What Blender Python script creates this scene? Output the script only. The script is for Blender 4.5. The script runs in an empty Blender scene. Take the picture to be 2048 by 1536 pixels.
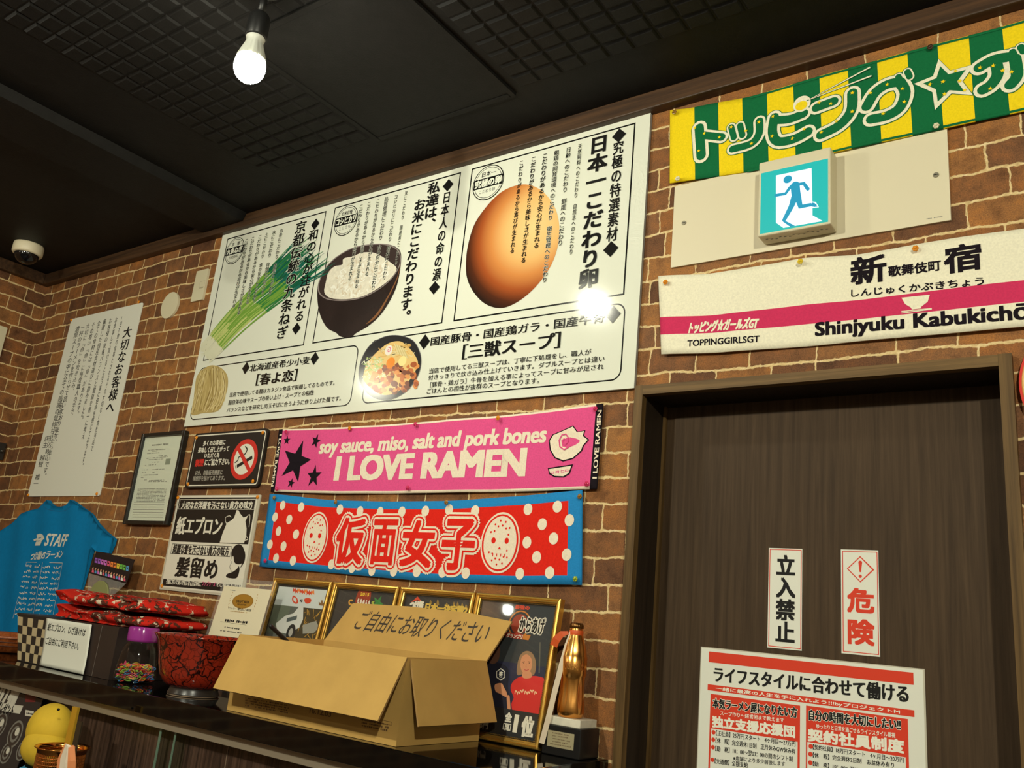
import bpy, bmesh, math, random
from mathutils import Vector, Matrix
from mathutils.geometry import tessellate_polygon

random.seed(7)
scene = bpy.context.scene
COL = scene.collection
PI = math.pi

# ------------------------------------------------------------------ camera, world, exposure
FPX = 1731.6968
CR = Matrix(((0.81414118, 0.57267796, 0.09599013),        # world -> camera (x right, y down, z forward)
             (-0.07952185, 0.27371452, -0.95851794),
             (-0.57519598, 0.77273561, 0.26838267)))
CAM = Vector((0.0, -1.68, 1.45))
cam_data = bpy.data.cameras.new('camera')
cam = bpy.data.objects.new('camera', cam_data)
COL.objects.link(cam)
cam_data.sensor_width = 36.0
cam_data.lens = FPX / 2048 * 36.0
cam_data.clip_start = 0.02
cam.matrix_world = Matrix((
    (CR[0][0], -CR[1][0], -CR[2][0], CAM.x),
    (CR[0][1], -CR[1][1], -CR[2][1], CAM.y),
    (CR[0][2], -CR[1][2], -CR[2][2], CAM.z),
    (0, 0, 0, 1)))
scene.camera = cam
world = bpy.data.worlds.new('world')
scene.world = world
world.use_nodes = True
world.node_tree.nodes['Background'].inputs[0].default_value = (0.02, 0.018, 0.015, 1)
world.node_tree.nodes['Background'].inputs[1].default_value = 1.0
vs = scene.view_settings
vs.view_transform = 'Standard'
vs.look = 'None'
vs.exposure = 0.68
vs.gamma = 1.0
vs.use_curve_mapping = False
BULB_COLOR = (1.0, 0.98, 0.78)
BULBS = [  # x, y, strength of each bare bulb hanging from the ceiling
    (-1.474, -0.752, 195.0),
    (-1.40, -2.60, 1600.0),
    (-3.09, -1.33, 120.0),
    (0.75, -2.40, 2300.0),  # unseen bulb, added as fill light from the right
    (-3.68, -3.38, 380.0),
]


# ------------------------------------------------------------------ helpers
def ray(px, py):
    d = Vector(((px - 1024) / FPX, (py - 768) / FPX, 1.0))
    return CR.transposed() @ d


def at(p, Y=None, Z=None, X=None):
    """the point of the room on the plane y=Y, z=Z or x=X seen at p"""
    r = ray(*p)
    t = (Y - CAM.y) / r.y if Y is not None else (Z - CAM.z) / r.z if Z is not None else (X - CAM.x) / r.x
    return CAM + r * t


def crop(ox, oy, s):
    return lambda x, y: (ox + x * s, oy + y * s)


def S(r, g, b):
    def f(c):
        c /= 255.0
        return c / 12.92 if c <= 0.04045 else ((c + 0.055) / 1.055) ** 2.4
    return (f(r), f(g), f(b), 1.0)


def put(o, name_label=None, cat=None, group=None, kind=None):
    if name_label:
        o['label'] = name_label
    if cat:
        o['category'] = cat
    if group:
        o['group'] = group
    if kind:
        o['kind'] = kind
    return o


def empty(name, loc, label, cat, group=None):
    o = bpy.data.objects.new(name, None)
    o.empty_display_size = 0.02
    o.location = loc
    COL.objects.link(o)
    return put(o, label, cat, group)


def link_mesh(name, me, parent=None, loc=None):
    o = bpy.data.objects.new(name, me)
    COL.objects.link(o)
    if loc is not None:
        me.transform(Matrix.Translation(-Vector(loc)))
        o.location = loc
    if parent is not None:
        o.parent = parent
        q = parent
        while q is not None:
            o.location = Vector(o.location) - q.location
            q = q.parent
    return o


class MB:
    """collects shapes of several materials into one mesh"""
    def __init__(s):
        s.v, s.f, s.m, s.mats, s.sm = [], [], [], [], []

    def slot(s, mat):
        if mat not in s.mats:
            s.mats.append(mat)
        return s.mats.index(mat)

    def face(s, idx, mat, smooth=False):
        s.f.append(tuple(idx)); s.m.append(s.slot(mat)); s.sm.append(smooth)

    def box(s, lo, hi, mat, skip=()):
        x0, y0, z0 = lo; x1, y1, z1 = hi
        b = len(s.v)
        s.v += [Vector(p) for p in ((x0, y0, z0), (x1, y0, z0), (x1, y1, z0), (x0, y1, z0),
                                    (x0, y0, z1), (x1, y0, z1), (x1, y1, z1), (x0, y1, z1))]
        for n, q in (('-z', (0, 3, 2, 1)), ('+z', (4, 5, 6, 7)), ('-y', (0, 1, 5, 4)), ('+x', (1, 2, 6, 5)),
                     ('+y', (2, 3, 7, 6)), ('-x', (3, 0, 4, 7))):
            if n not in skip:
                s.face([b + i for i in q], mat)

    def hexa(s, pts, mat):
        b = len(s.v)
        s.v += [Vector(p) for p in pts]
        for q in ((0, 3, 2, 1), (4, 5, 6, 7), (0, 1, 5, 4), (1, 2, 6, 5), (2, 3, 7, 6), (3, 0, 4, 7)):
            s.face([b + i for i in q], mat)

    def lathe(s, prof, c, mat, n=48, wob=None, mats=None, close=False):
        b = len(s.v)
        k = len(prof)
        for i in range(n):
            a = 2 * PI * i / n
            for j, (r, z) in enumerate(prof):
                rr = r * (wob(a, j, z) if wob else 1)
                s.v.append(Vector((c[0] + rr * math.cos(a), c[1] + rr * math.sin(a), c[2] + z)))
        for i in range(n):
            i2 = (i + 1) % n
            for j in range(k - 1):
                s.face((b + i * k + j, b + i2 * k + j, b + i2 * k + j + 1, b + i * k + j + 1),
                       mats[j] if mats else mat, True)

    def tube(s, pts, r, mat, n=8, cap=True):
        pts = [Vector(p) for p in pts]
        b = len(s.v)
        prev = None
        for i, p in enumerate(pts):
            d = (pts[min(i + 1, len(pts) - 1)] - pts[max(i - 1, 0)]).normalized()
            if prev is None:
                prev = d.orthogonal().normalized()
            a = (prev - d * prev.dot(d)).normalized()
            prev = a
            c = d.cross(a)
            rr = r[i] if isinstance(r, (list, tuple)) else r
            for k in range(n):
                t = 2 * PI * k / n
                s.v.append(p + a * (rr * math.cos(t)) + c * (rr * math.sin(t)))
        for i in range(len(pts) - 1):
            for k in range(n):
                k2 = (k + 1) % n
                s.face((b + i * n + k, b + i * n + k2, b + (i + 1) * n + k2, b + (i + 1) * n + k), mat, True)
        if cap:
            s.face([b + k for k in range(n)][::-1], mat)
            s.face([b + (len(pts) - 1) * n + k for k in range(n)], mat)

    def ball(s, c, r, mat, sc=(1, 1, 1), n=16, m=10):
        b = len(s.v)
        for j in range(m + 1):
            t = PI * j / m
            for i in range(n):
                a = 2 * PI * i / n
                s.v.append(Vector((c[0] + r * sc[0] * math.sin(t) * math.cos(a), c[1] + r * sc[1] * math.sin(t) * math.sin(a),
                                   c[2] + r * sc[2] * math.cos(t))))
        for j in range(m):
            for i in range(n):
                i2 = (i + 1) % n
                s.face((b + j * n + i, b + (j + 1) * n + i, b + (j + 1) * n + i2, b + j * n + i2), mat, True)

    def mesh(s, name):
        me = bpy.data.meshes.new(name)
        me.from_pydata([tuple(p) for p in s.v], [], s.f)
        for mt in s.mats:
            me.materials.append(mt)
        me.polygons.foreach_set('material_index', s.m)
        me.polygons.foreach_set('use_smooth', s.sm)
        me.update()
        return me

    def build(s, name, parent=None, loc=None, bevel=0, clean=False):
        me = s.mesh(name)
        if clean:
            bm = bmesh.new(); bm.from_mesh(me)
            bmesh.ops.remove_doubles(bm, verts=bm.verts, dist=1e-6)
            bmesh.ops.recalc_face_normals(bm, faces=bm.faces)
            bm.to_mesh(me); bm.free()
        o = link_mesh(name, me, parent, loc)
        if bevel:
            md = o.modifiers.new('bevel', 'BEVEL'); md.width = bevel; md.segments = 2; md.limit_method = 'ANGLE'
        return o


# ------------------------------------------------------------------ materials
MATS = {}


def nodes_of(m):
    return m.node_tree.nodes, m.node_tree.links


def mat(name, color, rough=0.6, metal=0.0, spec=0.5, emit=None, estr=0.0, coat=0.0, vary=0.0, vscale=40.0, bump=0.0, bscale=200.0):
    if name in MATS:
        return MATS[name]
    m = bpy.data.materials.new(name)
    m.use_nodes = True
    N, L = nodes_of(m)
    p = N['Principled BSDF']
    p.inputs['Base Color'].default_value = color
    p.inputs['Roughness'].default_value = rough
    p.inputs['Metallic'].default_value = metal
    p.inputs['Specular IOR Level'].default_value = spec
    p.inputs['Coat Weight'].default_value = coat
    if emit:
        p.inputs['Emission Color'].default_value = emit
        p.inputs['Emission Strength'].default_value = estr
    if vary or bump:
        g = N.new('ShaderNodeTexCoord')
    if vary:
        t = N.new('ShaderNodeTexNoise'); t.inputs['Scale'].default_value = vscale; t.inputs['Detail'].default_value = 4
        L.new(g.outputs['Object'], t.inputs['Vector'])
        r = N.new('ShaderNodeMapRange'); r.inputs[1].default_value = 0.3; r.inputs[2].default_value = 0.7
        r.inputs[3].default_value = 1 - vary; r.inputs[4].default_value = 1 + vary
        L.new(t.outputs['Fac'], r.inputs[0])
        mx = N.new('ShaderNodeMix'); mx.data_type = 'RGBA'; mx.blend_type = 'MULTIPLY'; mx.inputs[0].default_value = 1
        mx.inputs[6].default_value = color
        L.new(r.outputs[0], mx.inputs[7])
        L.new(mx.outputs[2], p.inputs['Base Color'])
    if bump:
        t2 = N.new('ShaderNodeTexNoise'); t2.inputs['Scale'].default_value = bscale; t2.inputs['Detail'].default_value = 3
        L.new(g.outputs['Object'], t2.inputs['Vector'])
        bp = N.new('ShaderNodeBump'); bp.inputs['Strength'].default_value = bump; bp.inputs['Distance'].default_value = 0.002
        L.new(t2.outputs['Fac'], bp.inputs['Height'])
        L.new(bp.outputs[0], p.inputs['Normal'])
    MATS[name] = m
    return m


def clear_mat(name, tint=(1, 1, 1, 1), haze=0.0, rough=0.02, ior=1.45):
    """clear pane: passes light straight through, mirrors by Fresnel, optional milky share"""
    if name in MATS:
        return MATS[name]
    m = bpy.data.materials.new(name); m.use_nodes = True
    N, L = nodes_of(m)
    N.remove(N['Principled BSDF'])
    out = N['Material Output']
    tr = N.new('ShaderNodeBsdfTransparent'); tr.inputs[0].default_value = tint
    gl = N.new('ShaderNodeBsdfGlossy'); gl.inputs['Roughness'].default_value = rough
    fr = N.new('ShaderNodeFresnel'); fr.inputs[0].default_value = ior
    mx = N.new('ShaderNodeMixShader')
    gm = N.new('ShaderNodeNewGeometry')
    inv = math_node(N, L, 'SUBTRACT', 1.0, gm.outputs['Backfacing'])
    L.new(math_node(N, L, 'MULTIPLY', fr.outputs[0], inv), mx.inputs[0]); L.new(tr.outputs[0], mx.inputs[1]); L.new(gl.outputs[0], mx.inputs[2])
    last = mx
    if haze:
        df = N.new('ShaderNodeBsdfDiffuse'); df.inputs[0].default_value = tint
        m2 = N.new('ShaderNodeMixShader'); m2.inputs[0].default_value = haze
        L.new(mx.outputs[0], m2.inputs[1]); L.new(df.outputs[0], m2.inputs[2]); last = m2
    L.new(last.outputs[0], out.inputs[0])
    MATS[name] = m
    return m


def math_node(N, L, op, a, b=None, c=None):
    n = N.new('ShaderNodeMath'); n.operation = op
    for i, v in enumerate((a, b, c)):
        if v is None:
            continue
        if isinstance(v, (int, float)):
            n.inputs[i].default_value = v
        else:
            L.new(v, n.inputs[i])
    return n.outputs[0]


def ramp(N, L, fac, stops):
    r = N.new('ShaderNodeValToRGB')
    while len(r.color_ramp.elements) < len(stops):
        r.color_ramp.elements.new(0.5)
    for e, (p, c) in zip(r.color_ramp.elements, stops):
        e.position = p; e.color = c
    L.new(fac, r.inputs[0])
    return r.outputs[0]


def brick_material():
    m = bpy.data.materials.new('brick_wallpaper'); m.use_nodes = True
    N, L = nodes_of(m)
    p = N['Principled BSDF']
    g = N.new('ShaderNodeNewGeometry')
    sp = N.new('ShaderNodeSeparateXYZ'); L.new(g.outputs['Position'], sp.inputs[0])
    wob = N.new('ShaderNodeTexNoise'); wob.inputs['Scale'].default_value = 16; wob.inputs['Detail'].default_value = 5
    wob.inputs['Roughness'].default_value = 0.65
    L.new(g.outputs['Position'], wob.inputs['Vector'])
    w = math_node(N, L, 'SUBTRACT', wob.outputs['Fac'], 0.5)
    low = N.new('ShaderNodeTexNoise'); low.inputs['Scale'].default_value = 3.2; low.inputs['Detail'].default_value = 1
    L.new(g.outputs['Position'], low.inputs['Vector'])
    w2 = math_node(N, L, 'SUBTRACT', low.outputs['Fac'], 0.5)
    zf = math_node(N, L, 'DIVIDE', math_node(N, L, 'SUBTRACT', sp.outputs['Z'], 1.207), 0.0582)
    zf = math_node(N, L, 'MULTIPLY_ADD', w, 0.34, zf)
    zf = math_node(N, L, 'MULTIPLY_ADD', w2, 0.5, zf)
    row = math_node(N, L, 'FLOOR', zf)
    fz = math_node(N, L, 'FRACT', zf)
    h = math_node(N, L, 'SUBTRACT', sp.outputs['X'], sp.outputs['Y'])
    hf = math_node(N, L, 'MULTIPLY_ADD', w, 0.16, math_node(N, L, 'DIVIDE', h, 0.118))
    hh = math_node(N, L, 'MULTIPLY_ADD', row, 37.37, hf)
    ve = N.new('ShaderNodeTexVoronoi'); ve.voronoi_dimensions = '1D'; ve.feature = 'DISTANCE_TO_EDGE'
    ve.inputs['Scale'].default_value = 1; ve.inputs['Randomness'].default_value = 0.8
    L.new(hh, ve.inputs['W'])
    vc = N.new('ShaderNodeTexVoronoi'); vc.voronoi_dimensions = '1D'; vc.feature = 'F1'
    vc.inputs['Scale'].default_value = 1; vc.inputs['Randomness'].default_value = 0.8
    L.new(hh, vc.inputs['W'])
    dz = math_node(N, L, 'MINIMUM', fz, math_node(N, L, 'SUBTRACT', 1.0, fz))
    dzm = math_node(N, L, 'MULTIPLY', dz, 0.0582)
    dhm = math_node(N, L, 'MULTIPLY', ve.outputs['Distance'], 0.118 * 1.5)
    fine = N.new('ShaderNodeTexNoise'); fine.inputs['Scale'].default_value = 90; fine.inputs['Detail'].default_value = 4
    L.new(g.outputs['Position'], fine.inputs['Vector'])
    # rounded corners: smooth minimum of the two distances
    sm = N.new('ShaderNodeMath'); sm.operation = 'SMOOTH_MIN'; sm.inputs[2].default_value = 0.006
    L.new(dzm, sm.inputs[0]); L.new(dhm, sm.inputs[1])
    d = math_node(N, L, 'MULTIPLY_ADD', math_node(N, L, 'SUBTRACT', fine.outputs['Fac'], 0.5), 0.0085, sm.outputs[0])
    mr = N.new('ShaderNodeMapRange'); mr.interpolation_type = 'SMOOTHSTEP'
    mr.inputs[1].default_value = 0.0014; mr.inputs[2].default_value = 0.0036
    L.new(d, mr.inputs[0])
    mask = mr.outputs[0]                     # 0 mortar, 1 brick
    sc = N.new('ShaderNodeSeparateColor'); L.new(vc.outputs['Color'], sc.inputs[0])
    brick = ramp(N, L, sc.outputs[0], [(0.0, S(96, 64, 44)), (0.25, S(124, 84, 55)), (0.5, S(142, 94, 54)), (0.75, S(154, 106, 62)), (1.0, S(120, 84, 60))])
    mott = N.new('ShaderNodeTexNoise'); mott.inputs['Scale'].default_value = 22; mott.inputs['Detail'].default_value = 7
    mott.inputs['Roughness'].default_value = 0.7
    L.new(g.outputs['Position'], mott.inputs['Vector'])
    mo = ramp(N, L, mott.outputs['Fac'], [(0.28, (0.42, 0.38, 0.36, 1)), (0.48, (0.9, 0.9, 0.9, 1)), (0.62, (1.2, 1.1, 0.9, 1)), (0.78, (1.75, 1.5, 1.0, 1))])
    gr = N.new('ShaderNodeTexNoise'); gr.inputs['Scale'].default_value = 420; gr.inputs['Detail'].default_value = 2
    L.new(g.outputs['Position'], gr.inputs['Vector'])
    gm = ramp(N, L, gr.outputs['Fac'], [(0.3, (0.70, 0.70, 0.70, 1)), (0.7, (1.28, 1.26, 1.2, 1))])
    m1 = N.new('ShaderNodeMix'); m1.data_type = 'RGBA'; m1.blend_type = 'MULTIPLY'; m1.inputs[0].default_value = 1
    L.new(brick, m1.inputs[6]); L.new(mo, m1.inputs[7])
    m2 = N.new('ShaderNodeMix'); m2.data_type = 'RGBA'; m2.blend_type = 'MULTIPLY'; m2.inputs[0].default_value = 1
    L.new(m1.outputs[2], m2.inputs[6]); L.new(gm, m2.inputs[7])
    mort = ramp(N, L, fine.outputs['Fac'], [(0.25, S(186, 154, 106)), (0.5, S(220, 194, 142)), (0.75, S(242, 224, 184))])
    m3 = N.new('ShaderNodeMix'); m3.data_type = 'RGBA'
    L.new(mask, m3.inputs[0]); L.new(mort, m3.inputs[6]); L.new(m2.outputs[2], m3.inputs[7])
    L.new(m3.outputs[2], p.inputs['Base Color'])
    p.inputs['Roughness'].default_value = 0.75
    p.inputs['Specular IOR Level'].default_value = 0.25
    bp = N.new('ShaderNodeBump'); bp.inputs['Strength'].default_value = 0.35; bp.inputs['Distance'].default_value = 0.002
    hm = math_node(N, L, 'MULTIPLY_ADD', gr.outputs['Fac'], 0.25, mask)
    L.new(hm, bp.inputs['Height']); L.new(bp.outputs[0], p.inputs['Normal'])
    MATS['brick'] = m
    return m


def wood(name, dark, light, axis='Z', scale=1.0, rough=0.45, contrast=(0.35, 0.65), spec=0.4, bump=0.15):
    if name in MATS:
        return MATS[name]
    m = bpy.data.materials.new(name); m.use_nodes = True
    N, L = nodes_of(m)
    p = N['Principled BSDF']
    g = N.new('ShaderNodeNewGeometry')
    mp = N.new('ShaderNodeMapping')
    k = {'X': (2, 60, 60), 'Y': (60, 2, 60), 'Z': (60, 60, 2)}[axis]
    mp.inputs['Scale'].default_value = tuple(c * scale for c in k)
    L.new(g.outputs['Position'], mp.inputs[0])
    t = N.new('ShaderNodeTexNoise'); t.inputs['Scale'].default_value = 1; t.inputs['Detail'].default_value = 6
    t.inputs['Roughness'].default_value = 0.65; t.inputs['Distortion'].default_value = 0.4
    L.new(mp.outputs[0], t.inputs['Vector'])
    c = ramp(N, L, t.outputs['Fac'], [(contrast[0], dark), (contrast[1], light)])
    L.new(c, p.inputs['Base Color'])
    p.inputs['Roughness'].default_value = rough
    p.inputs['Specular IOR Level'].default_value = spec
    bp = N.new('ShaderNodeBump'); bp.inputs['Strength'].default_value = bump; bp.inputs['Distance'].default_value = 0.001
    L.new(t.outputs['Fac'], bp.inputs['Height']); L.new(bp.outputs[0], p.inputs['Normal'])
    MATS[name] = m
    return m


def egg_print_material(c, r):
    """the printed egg: a pale highlight that runs to burnt orange and brown at the rim"""
    m = bpy.data.materials.new('egg_print'); m.use_nodes = True
    N, L = nodes_of(m)
    p = N['Principled BSDF']
    g = N.new('ShaderNodeNewGeometry')
    d = N.new('ShaderNodeVectorMath'); d.operation = 'DISTANCE'; d.inputs[1].default_value = c
    L.new(g.outputs['Position'], d.inputs[0])
    f = math_node(N, L, 'DIVIDE', d.outputs['Value'], r)
    col = ramp(N, L, f, [(0.0, S(244, 210, 148)), (0.38, S(236, 188, 120)), (0.58, S(214, 140, 76)), (0.76, S(164, 82, 40)), (0.9, S(84, 44, 28)), (1.0, S(48, 32, 26))])
    L.new(col, p.inputs['Base Color'])
    p.inputs['Roughness'].default_value = 0.12
    return m


GLOSS = 0.10
white_print = mat('poster_white', S(226, 228, 214), 0.10, spec=0.5)
black_print = mat('poster_black', S(26, 25, 24), 0.12)
paper = mat('paper_white', S(224, 224, 212), 0.55, spec=0.3)
ink = mat('ink_black', S(24, 23, 22), 0.6, spec=0.2)
ink_grey = mat('ink_grey', S(120, 120, 112), 0.6, spec=0.2)
red_ink = mat('ink_red', S(214, 62, 38), 0.55, spec=0.2)
white_ink = mat('ink_white', S(236, 232, 216), 0.55, spec=0.2)


# ------------------------------------------------------------------ flat printed things
GC = {}


def glyphs(s):
    if s not in GC:
        cu = bpy.data.curves.new('glyph', 'FONT')
        cu.body = s
        cu.resolution_u = 3
        ob = bpy.data.objects.new('glyph', cu)
        me = bpy.data.meshes.new_from_object(ob)
        me.calc_loop_triangles()
        v = [(p.co.x, p.co.y) for p in me.vertices]
        t = [tuple(x.vertices) for x in me.loop_triangles]
        bpy.data.objects.remove(ob); bpy.data.curves.remove(cu); bpy.data.meshes.remove(me)
        if v:
            bb = (min(p[0] for p in v), min(p[1] for p in v), max(p[0] for p in v), max(p[1] for p in v))
        else:
            bb = (0, 0, 1, 1)
        GC[s] = (v, t, bb)
    return GC[s]


_r1, _r2 = glyphs('国')[2], glyphs('国国')[2]
EM = (_r2[2] - _r1[2])
EMC = ((_r1[0] + _r1[2]) / 2, (_r1[1] + _r1[3]) / 2)


def smooth_poly(pts, k=6):
    n = len(pts); out = []
    for i in range(n):
        p0, p1, p2, p3 = pts[i - 1], pts[i], pts[(i + 1) % n], pts[(i + 2) % n]
        for j in range(k):
            t = j / k
            out.append(tuple(0.5 * ((2 * p1[a]) + (-p0[a] + p2[a]) * t + (2 * p0[a] - 5 * p1[a] + 4 * p2[a] - p3[a]) * t * t
                                    + (-p0[a] + 3 * p1[a] - 3 * p2[a] + p3[a]) * t ** 3) for a in (0, 1)))
    return out


def smooth_line(pts, k=6):
    out = []
    n = len(pts)
    for i in range(n - 1):
        p0, p1, p2, p3 = pts[max(i - 1, 0)], pts[i], pts[i + 1], pts[min(i + 2, n - 1)]
        for j in range(k):
            t = j / k
            out.append(tuple(0.5 * ((2 * p1[a]) + (-p0[a] + p2[a]) * t + (2 * p0[a] - 5 * p1[a] + 4 * p2[a] - p3[a]) * t * t
                                    + (-p0[a] + 3 * p1[a] - 3 * p2[a] + p3[a]) * t ** 3) for a in (0, 1)))
    out.append(tuple(pts[-1]))
    return out


class Sheet(MB):
    """a flat or draped thing: u along U, v along V, prints lie in thin layers along N"""
    def __init__(s, O, U, V, cv=None, dl=0.0003, warp=None, lift=0.0):
        super().__init__()
        s.O = Vector(O); s.U = Vector(U).normalized(); s.V = Vector(V).normalized()
        s.N = s.U.cross(s.V).normalized()
        s.cv = cv or (lambda x, y: (x, y)); s.dl = dl; s.warp = warp; s.lift = lift; s.seq = 0

    def uv(s, p):
        r = ray(*s.cv(*p))
        t = (s.O - CAM).dot(s.N) / r.dot(s.N)
        d = CAM + r * t - s.O
        return (d.dot(s.U), d.dot(s.V))

    def P(s, u, v, h=0.0):
        if s.warp:
            h += s.warp(u, v)
        return s.O + s.U * u + s.V * v + s.N * h

    def h(s, L):
        return (s.lift if L > 0 else 0) + L * s.dl

    def tris(s, v, t, mt, L):
        s.seq += 1
        b = len(s.v)
        hh = s.h(L) + (s.seq % 12) * 0.0000015
        s.v += [s.P(x, y, hh) for x, y in v]
        for q in t:
            s.face([b + i for i in q], mt)

    def poly_uv(s, pts, mt, L=1):
        tess = tessellate_polygon([[Vector((x, y, 0)) for x, y in pts]])
        fixed = []
        for a, b_, c in tess:
            A, B, C_ = pts[a], pts[b_], pts[c]
            cr = (B[0] - A[0]) * (C_[1] - A[1]) - (B[1] - A[1]) * (C_[0] - A[0])
            fixed.append((a, b_, c) if cr > 0 else (a, c, b_))
        s.tris(pts, fixed, mt, L)

    def poly(s, pts, mt, L=1, smooth=0):
        q = [s.uv(p) for p in pts]
        if smooth:
            q = smooth_poly(q, smooth)
        s.poly_uv(q, mt, L)

    def rect_uv(s, u0, v0, u1, v1, mt, L=1):
        s.tris([(u0, v0), (u1, v0), (u1, v1), (u0, v1)], [(0, 1, 2), (0, 2, 3)], mt, L)

    def rect(s, a, b, mt, L=1):
        a, b = s.uv(a), s.uv(b)
        s.rect_uv(min(a[0], b[0]), min(a[1], b[1]), max(a[0], b[0]), max(a[1], b[1]), mt, L)

    def outline(s, a, b, mt, w, L=1, r=0.0):
        a, b = s.uv(a), s.uv(b)
        s.outline_uv(min(a[0], b[0]), min(a[1], b[1]), max(a[0], b[0]), max(a[1], b[1]), mt, w, L, r)

    def outline_uv(s, u0, v0, u1, v1, mt, w, L=1, r=0.0):
        def ring(d):
            rr = max(r - d, 0.0)
            pts = []
            for cx, cy, a0 in ((u1 - d - rr, v1 - d - rr, 0), (u0 + d + rr, v1 - d - rr, 90), (u0 + d + rr, v0 + d + rr, 180), (u1 - d - rr, v0 + d + rr, 270)):
                for k in range(7):
                    an = math.radians(a0 + 15 * k)
                    pts.append((cx + rr * math.cos(an), cy + rr * math.sin(an)))
            return pts
        A, B = ring(0), ring(w)
        n = len(A)
        t = []
        for i in range(n):
            j = (i + 1) % n
            t += [(i, j, n + j), (i, n + j, n + i)]
        s.tris(A + B, t, mt, L)

    def disc_uv(s, c, r, mt, L=1, n=28, r2=0.0, ry=None):
        ry = ry or r
        if r2:
            v = [(c[0] + r * math.cos(2 * PI * i / n), c[1] + ry * math.sin(2 * PI * i / n)) for i in range(n)]
            v += [(c[0] + r2 * math.cos(2 * PI * i / n), c[1] + r2 * ry / r * math.sin(2 * PI * i / n)) for i in range(n)]
            t = []
            for i in range(n):
                j = (i + 1) % n
                t += [(i, j, n + j), (i, n + j, n + i)]
            s.tris(v, t, mt, L)
        else:
            v = [c] + [(c[0] + r * math.cos(2 * PI * i / n), c[1] + ry * math.sin(2 * PI * i / n)) for i in range(n)]
            s.tris(v, [(0, 1 + i, 1 + (i + 1) % n) for i in range(n)], mt, L)

    def disc(s, c, r, mt, L=1, **k):
        s.disc_uv(s.uv(c), r, mt, L, **k)

    def stroke_uv(s, pts, w, mt, L=1, caps=True):
        n = len(pts)
        v = []
        for i in range(n):
            a, b = pts[max(i - 1, 0)], pts[min(i + 1, n - 1)]
            dx, dy = b[0] - a[0], b[1] - a[1]
            l = math.hypot(dx, dy) or 1
            ww = (w[i] if isinstance(w, (list, tuple)) else w) / 2
            v.append((pts[i][0] - dy / l * ww, pts[i][1] + dx / l * ww))
            v.append((pts[i][0] + dy / l * ww, pts[i][1] - dx / l * ww))
        t = []
        for i in range(n - 1):
            t += [(2 * i + 1, 2 * i + 3, 2 * i + 2), (2 * i + 1, 2 * i + 2, 2 * i)]
        s.tris(v, t, mt, L)
        if caps:
            w0, w1 = (w[0], w[-1]) if isinstance(w, (list, tuple)) else (w, w)
            s.disc_uv(pts[0], w0 / 2, mt, L, n=14); s.disc_uv(pts[-1], w1 / 2, mt, L, n=14)

    def stroke(s, pts, w, mt, L=1, caps=True, smooth=0):
        q = [s.uv(p) for p in pts]
        if smooth:
            q = smooth_line(q, smooth)
        s.stroke_uv(q, w, mt, L, caps)

    def star(s, c, r, mt, L=1, rot=0.0, k=0.42, pts=5):
        c = s.uv(c)
        q = [(c[0] + (r if i % 2 == 0 else r * k) * math.sin(rot + PI * i / pts), c[1] + (r if i % 2 == 0 else r * k) * math.cos(rot + PI * i / pts)) for i in range(2 * pts)]
        s.poly_uv(q, mt, L)

    def diamond(s, c, rx, ry, mt, L=1):
        c = s.uv(c)
        s.tris([(c[0] + rx, c[1]), (c[0], c[1] + ry), (c[0] - rx, c[1]), (c[0], c[1] - ry)], [(0, 1, 2), (0, 2, 3)], mt, L)

    @staticmethod
    def spread(b, hgt=1.0):
        if not b:
            return [(0, 0)]
        bx, by = b if isinstance(b, tuple) else (b, b)
        nx = 2 if bx < 0.036 * hgt else 3 if bx < 0.06 * hgt else 5
        ny = 1 if by == 0 else 2 if by < 0.036 * hgt else 3
        if by == 0 and nx == 2:
            nx = 3
        fx = [-1 + 2 * i / (nx - 1) for i in range(nx)]
        fy = [0] if ny == 1 else [-1 + 2 * i / (ny - 1) for i in range(ny)]
        return [(bx * x, by * y) for x in fx for y in fy]

    @staticmethod
    def ring(r, n=18):
        return [(r * math.cos(2 * PI * i / n), r * math.sin(2 * PI * i / n)) for i in range(n)]

    def glyph_rect(s, txt, u0, v0, u1, v1, mt, L, offs, shear=0.0):
        v, t, bb = glyphs(txt)
        if not v:
            return
        sx = (u1 - u0) / (bb[2] - bb[0]); sy = (v1 - v0) / (bb[3] - bb[1])
        base = [(u0 + (x - bb[0]) * sx + shear * (y - bb[1]) * sy, v0 + (y - bb[1]) * sy) for x, y in v]
        for ox, oy in offs:
            s.tris([(x + ox, y + oy) for x, y in base], t, mt, L)

    def text(s, txt, bl, tr, mt, L=1, b=0.0, shear=0.0, ring=None, rot=0):
        """txt fills the rectangle whose lower left and upper right corners are seen at bl and tr"""
        a, c = s.uv(bl), s.uv(tr)
        s.text_uv(txt, a[0], a[1], c[0], c[1], mt, L, b, shear, ring)

    def text_uv(s, txt, u0, v0, u1, v1, mt, L=1, b=0.0, shear=0.0, ring=None):
        hgt = v1 - v0
        if ring:
            offs = s.ring(ring * hgt)
        elif isinstance(b, tuple):
            offs = s.spread((b[0] * hgt, b[1] * hgt), hgt)
        else:
            offs = s.spread(b * hgt, hgt)
        w = shear * hgt
        s.glyph_rect(txt, u0, v0, u1 - w, v1, mt, L, offs, shear)

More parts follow.
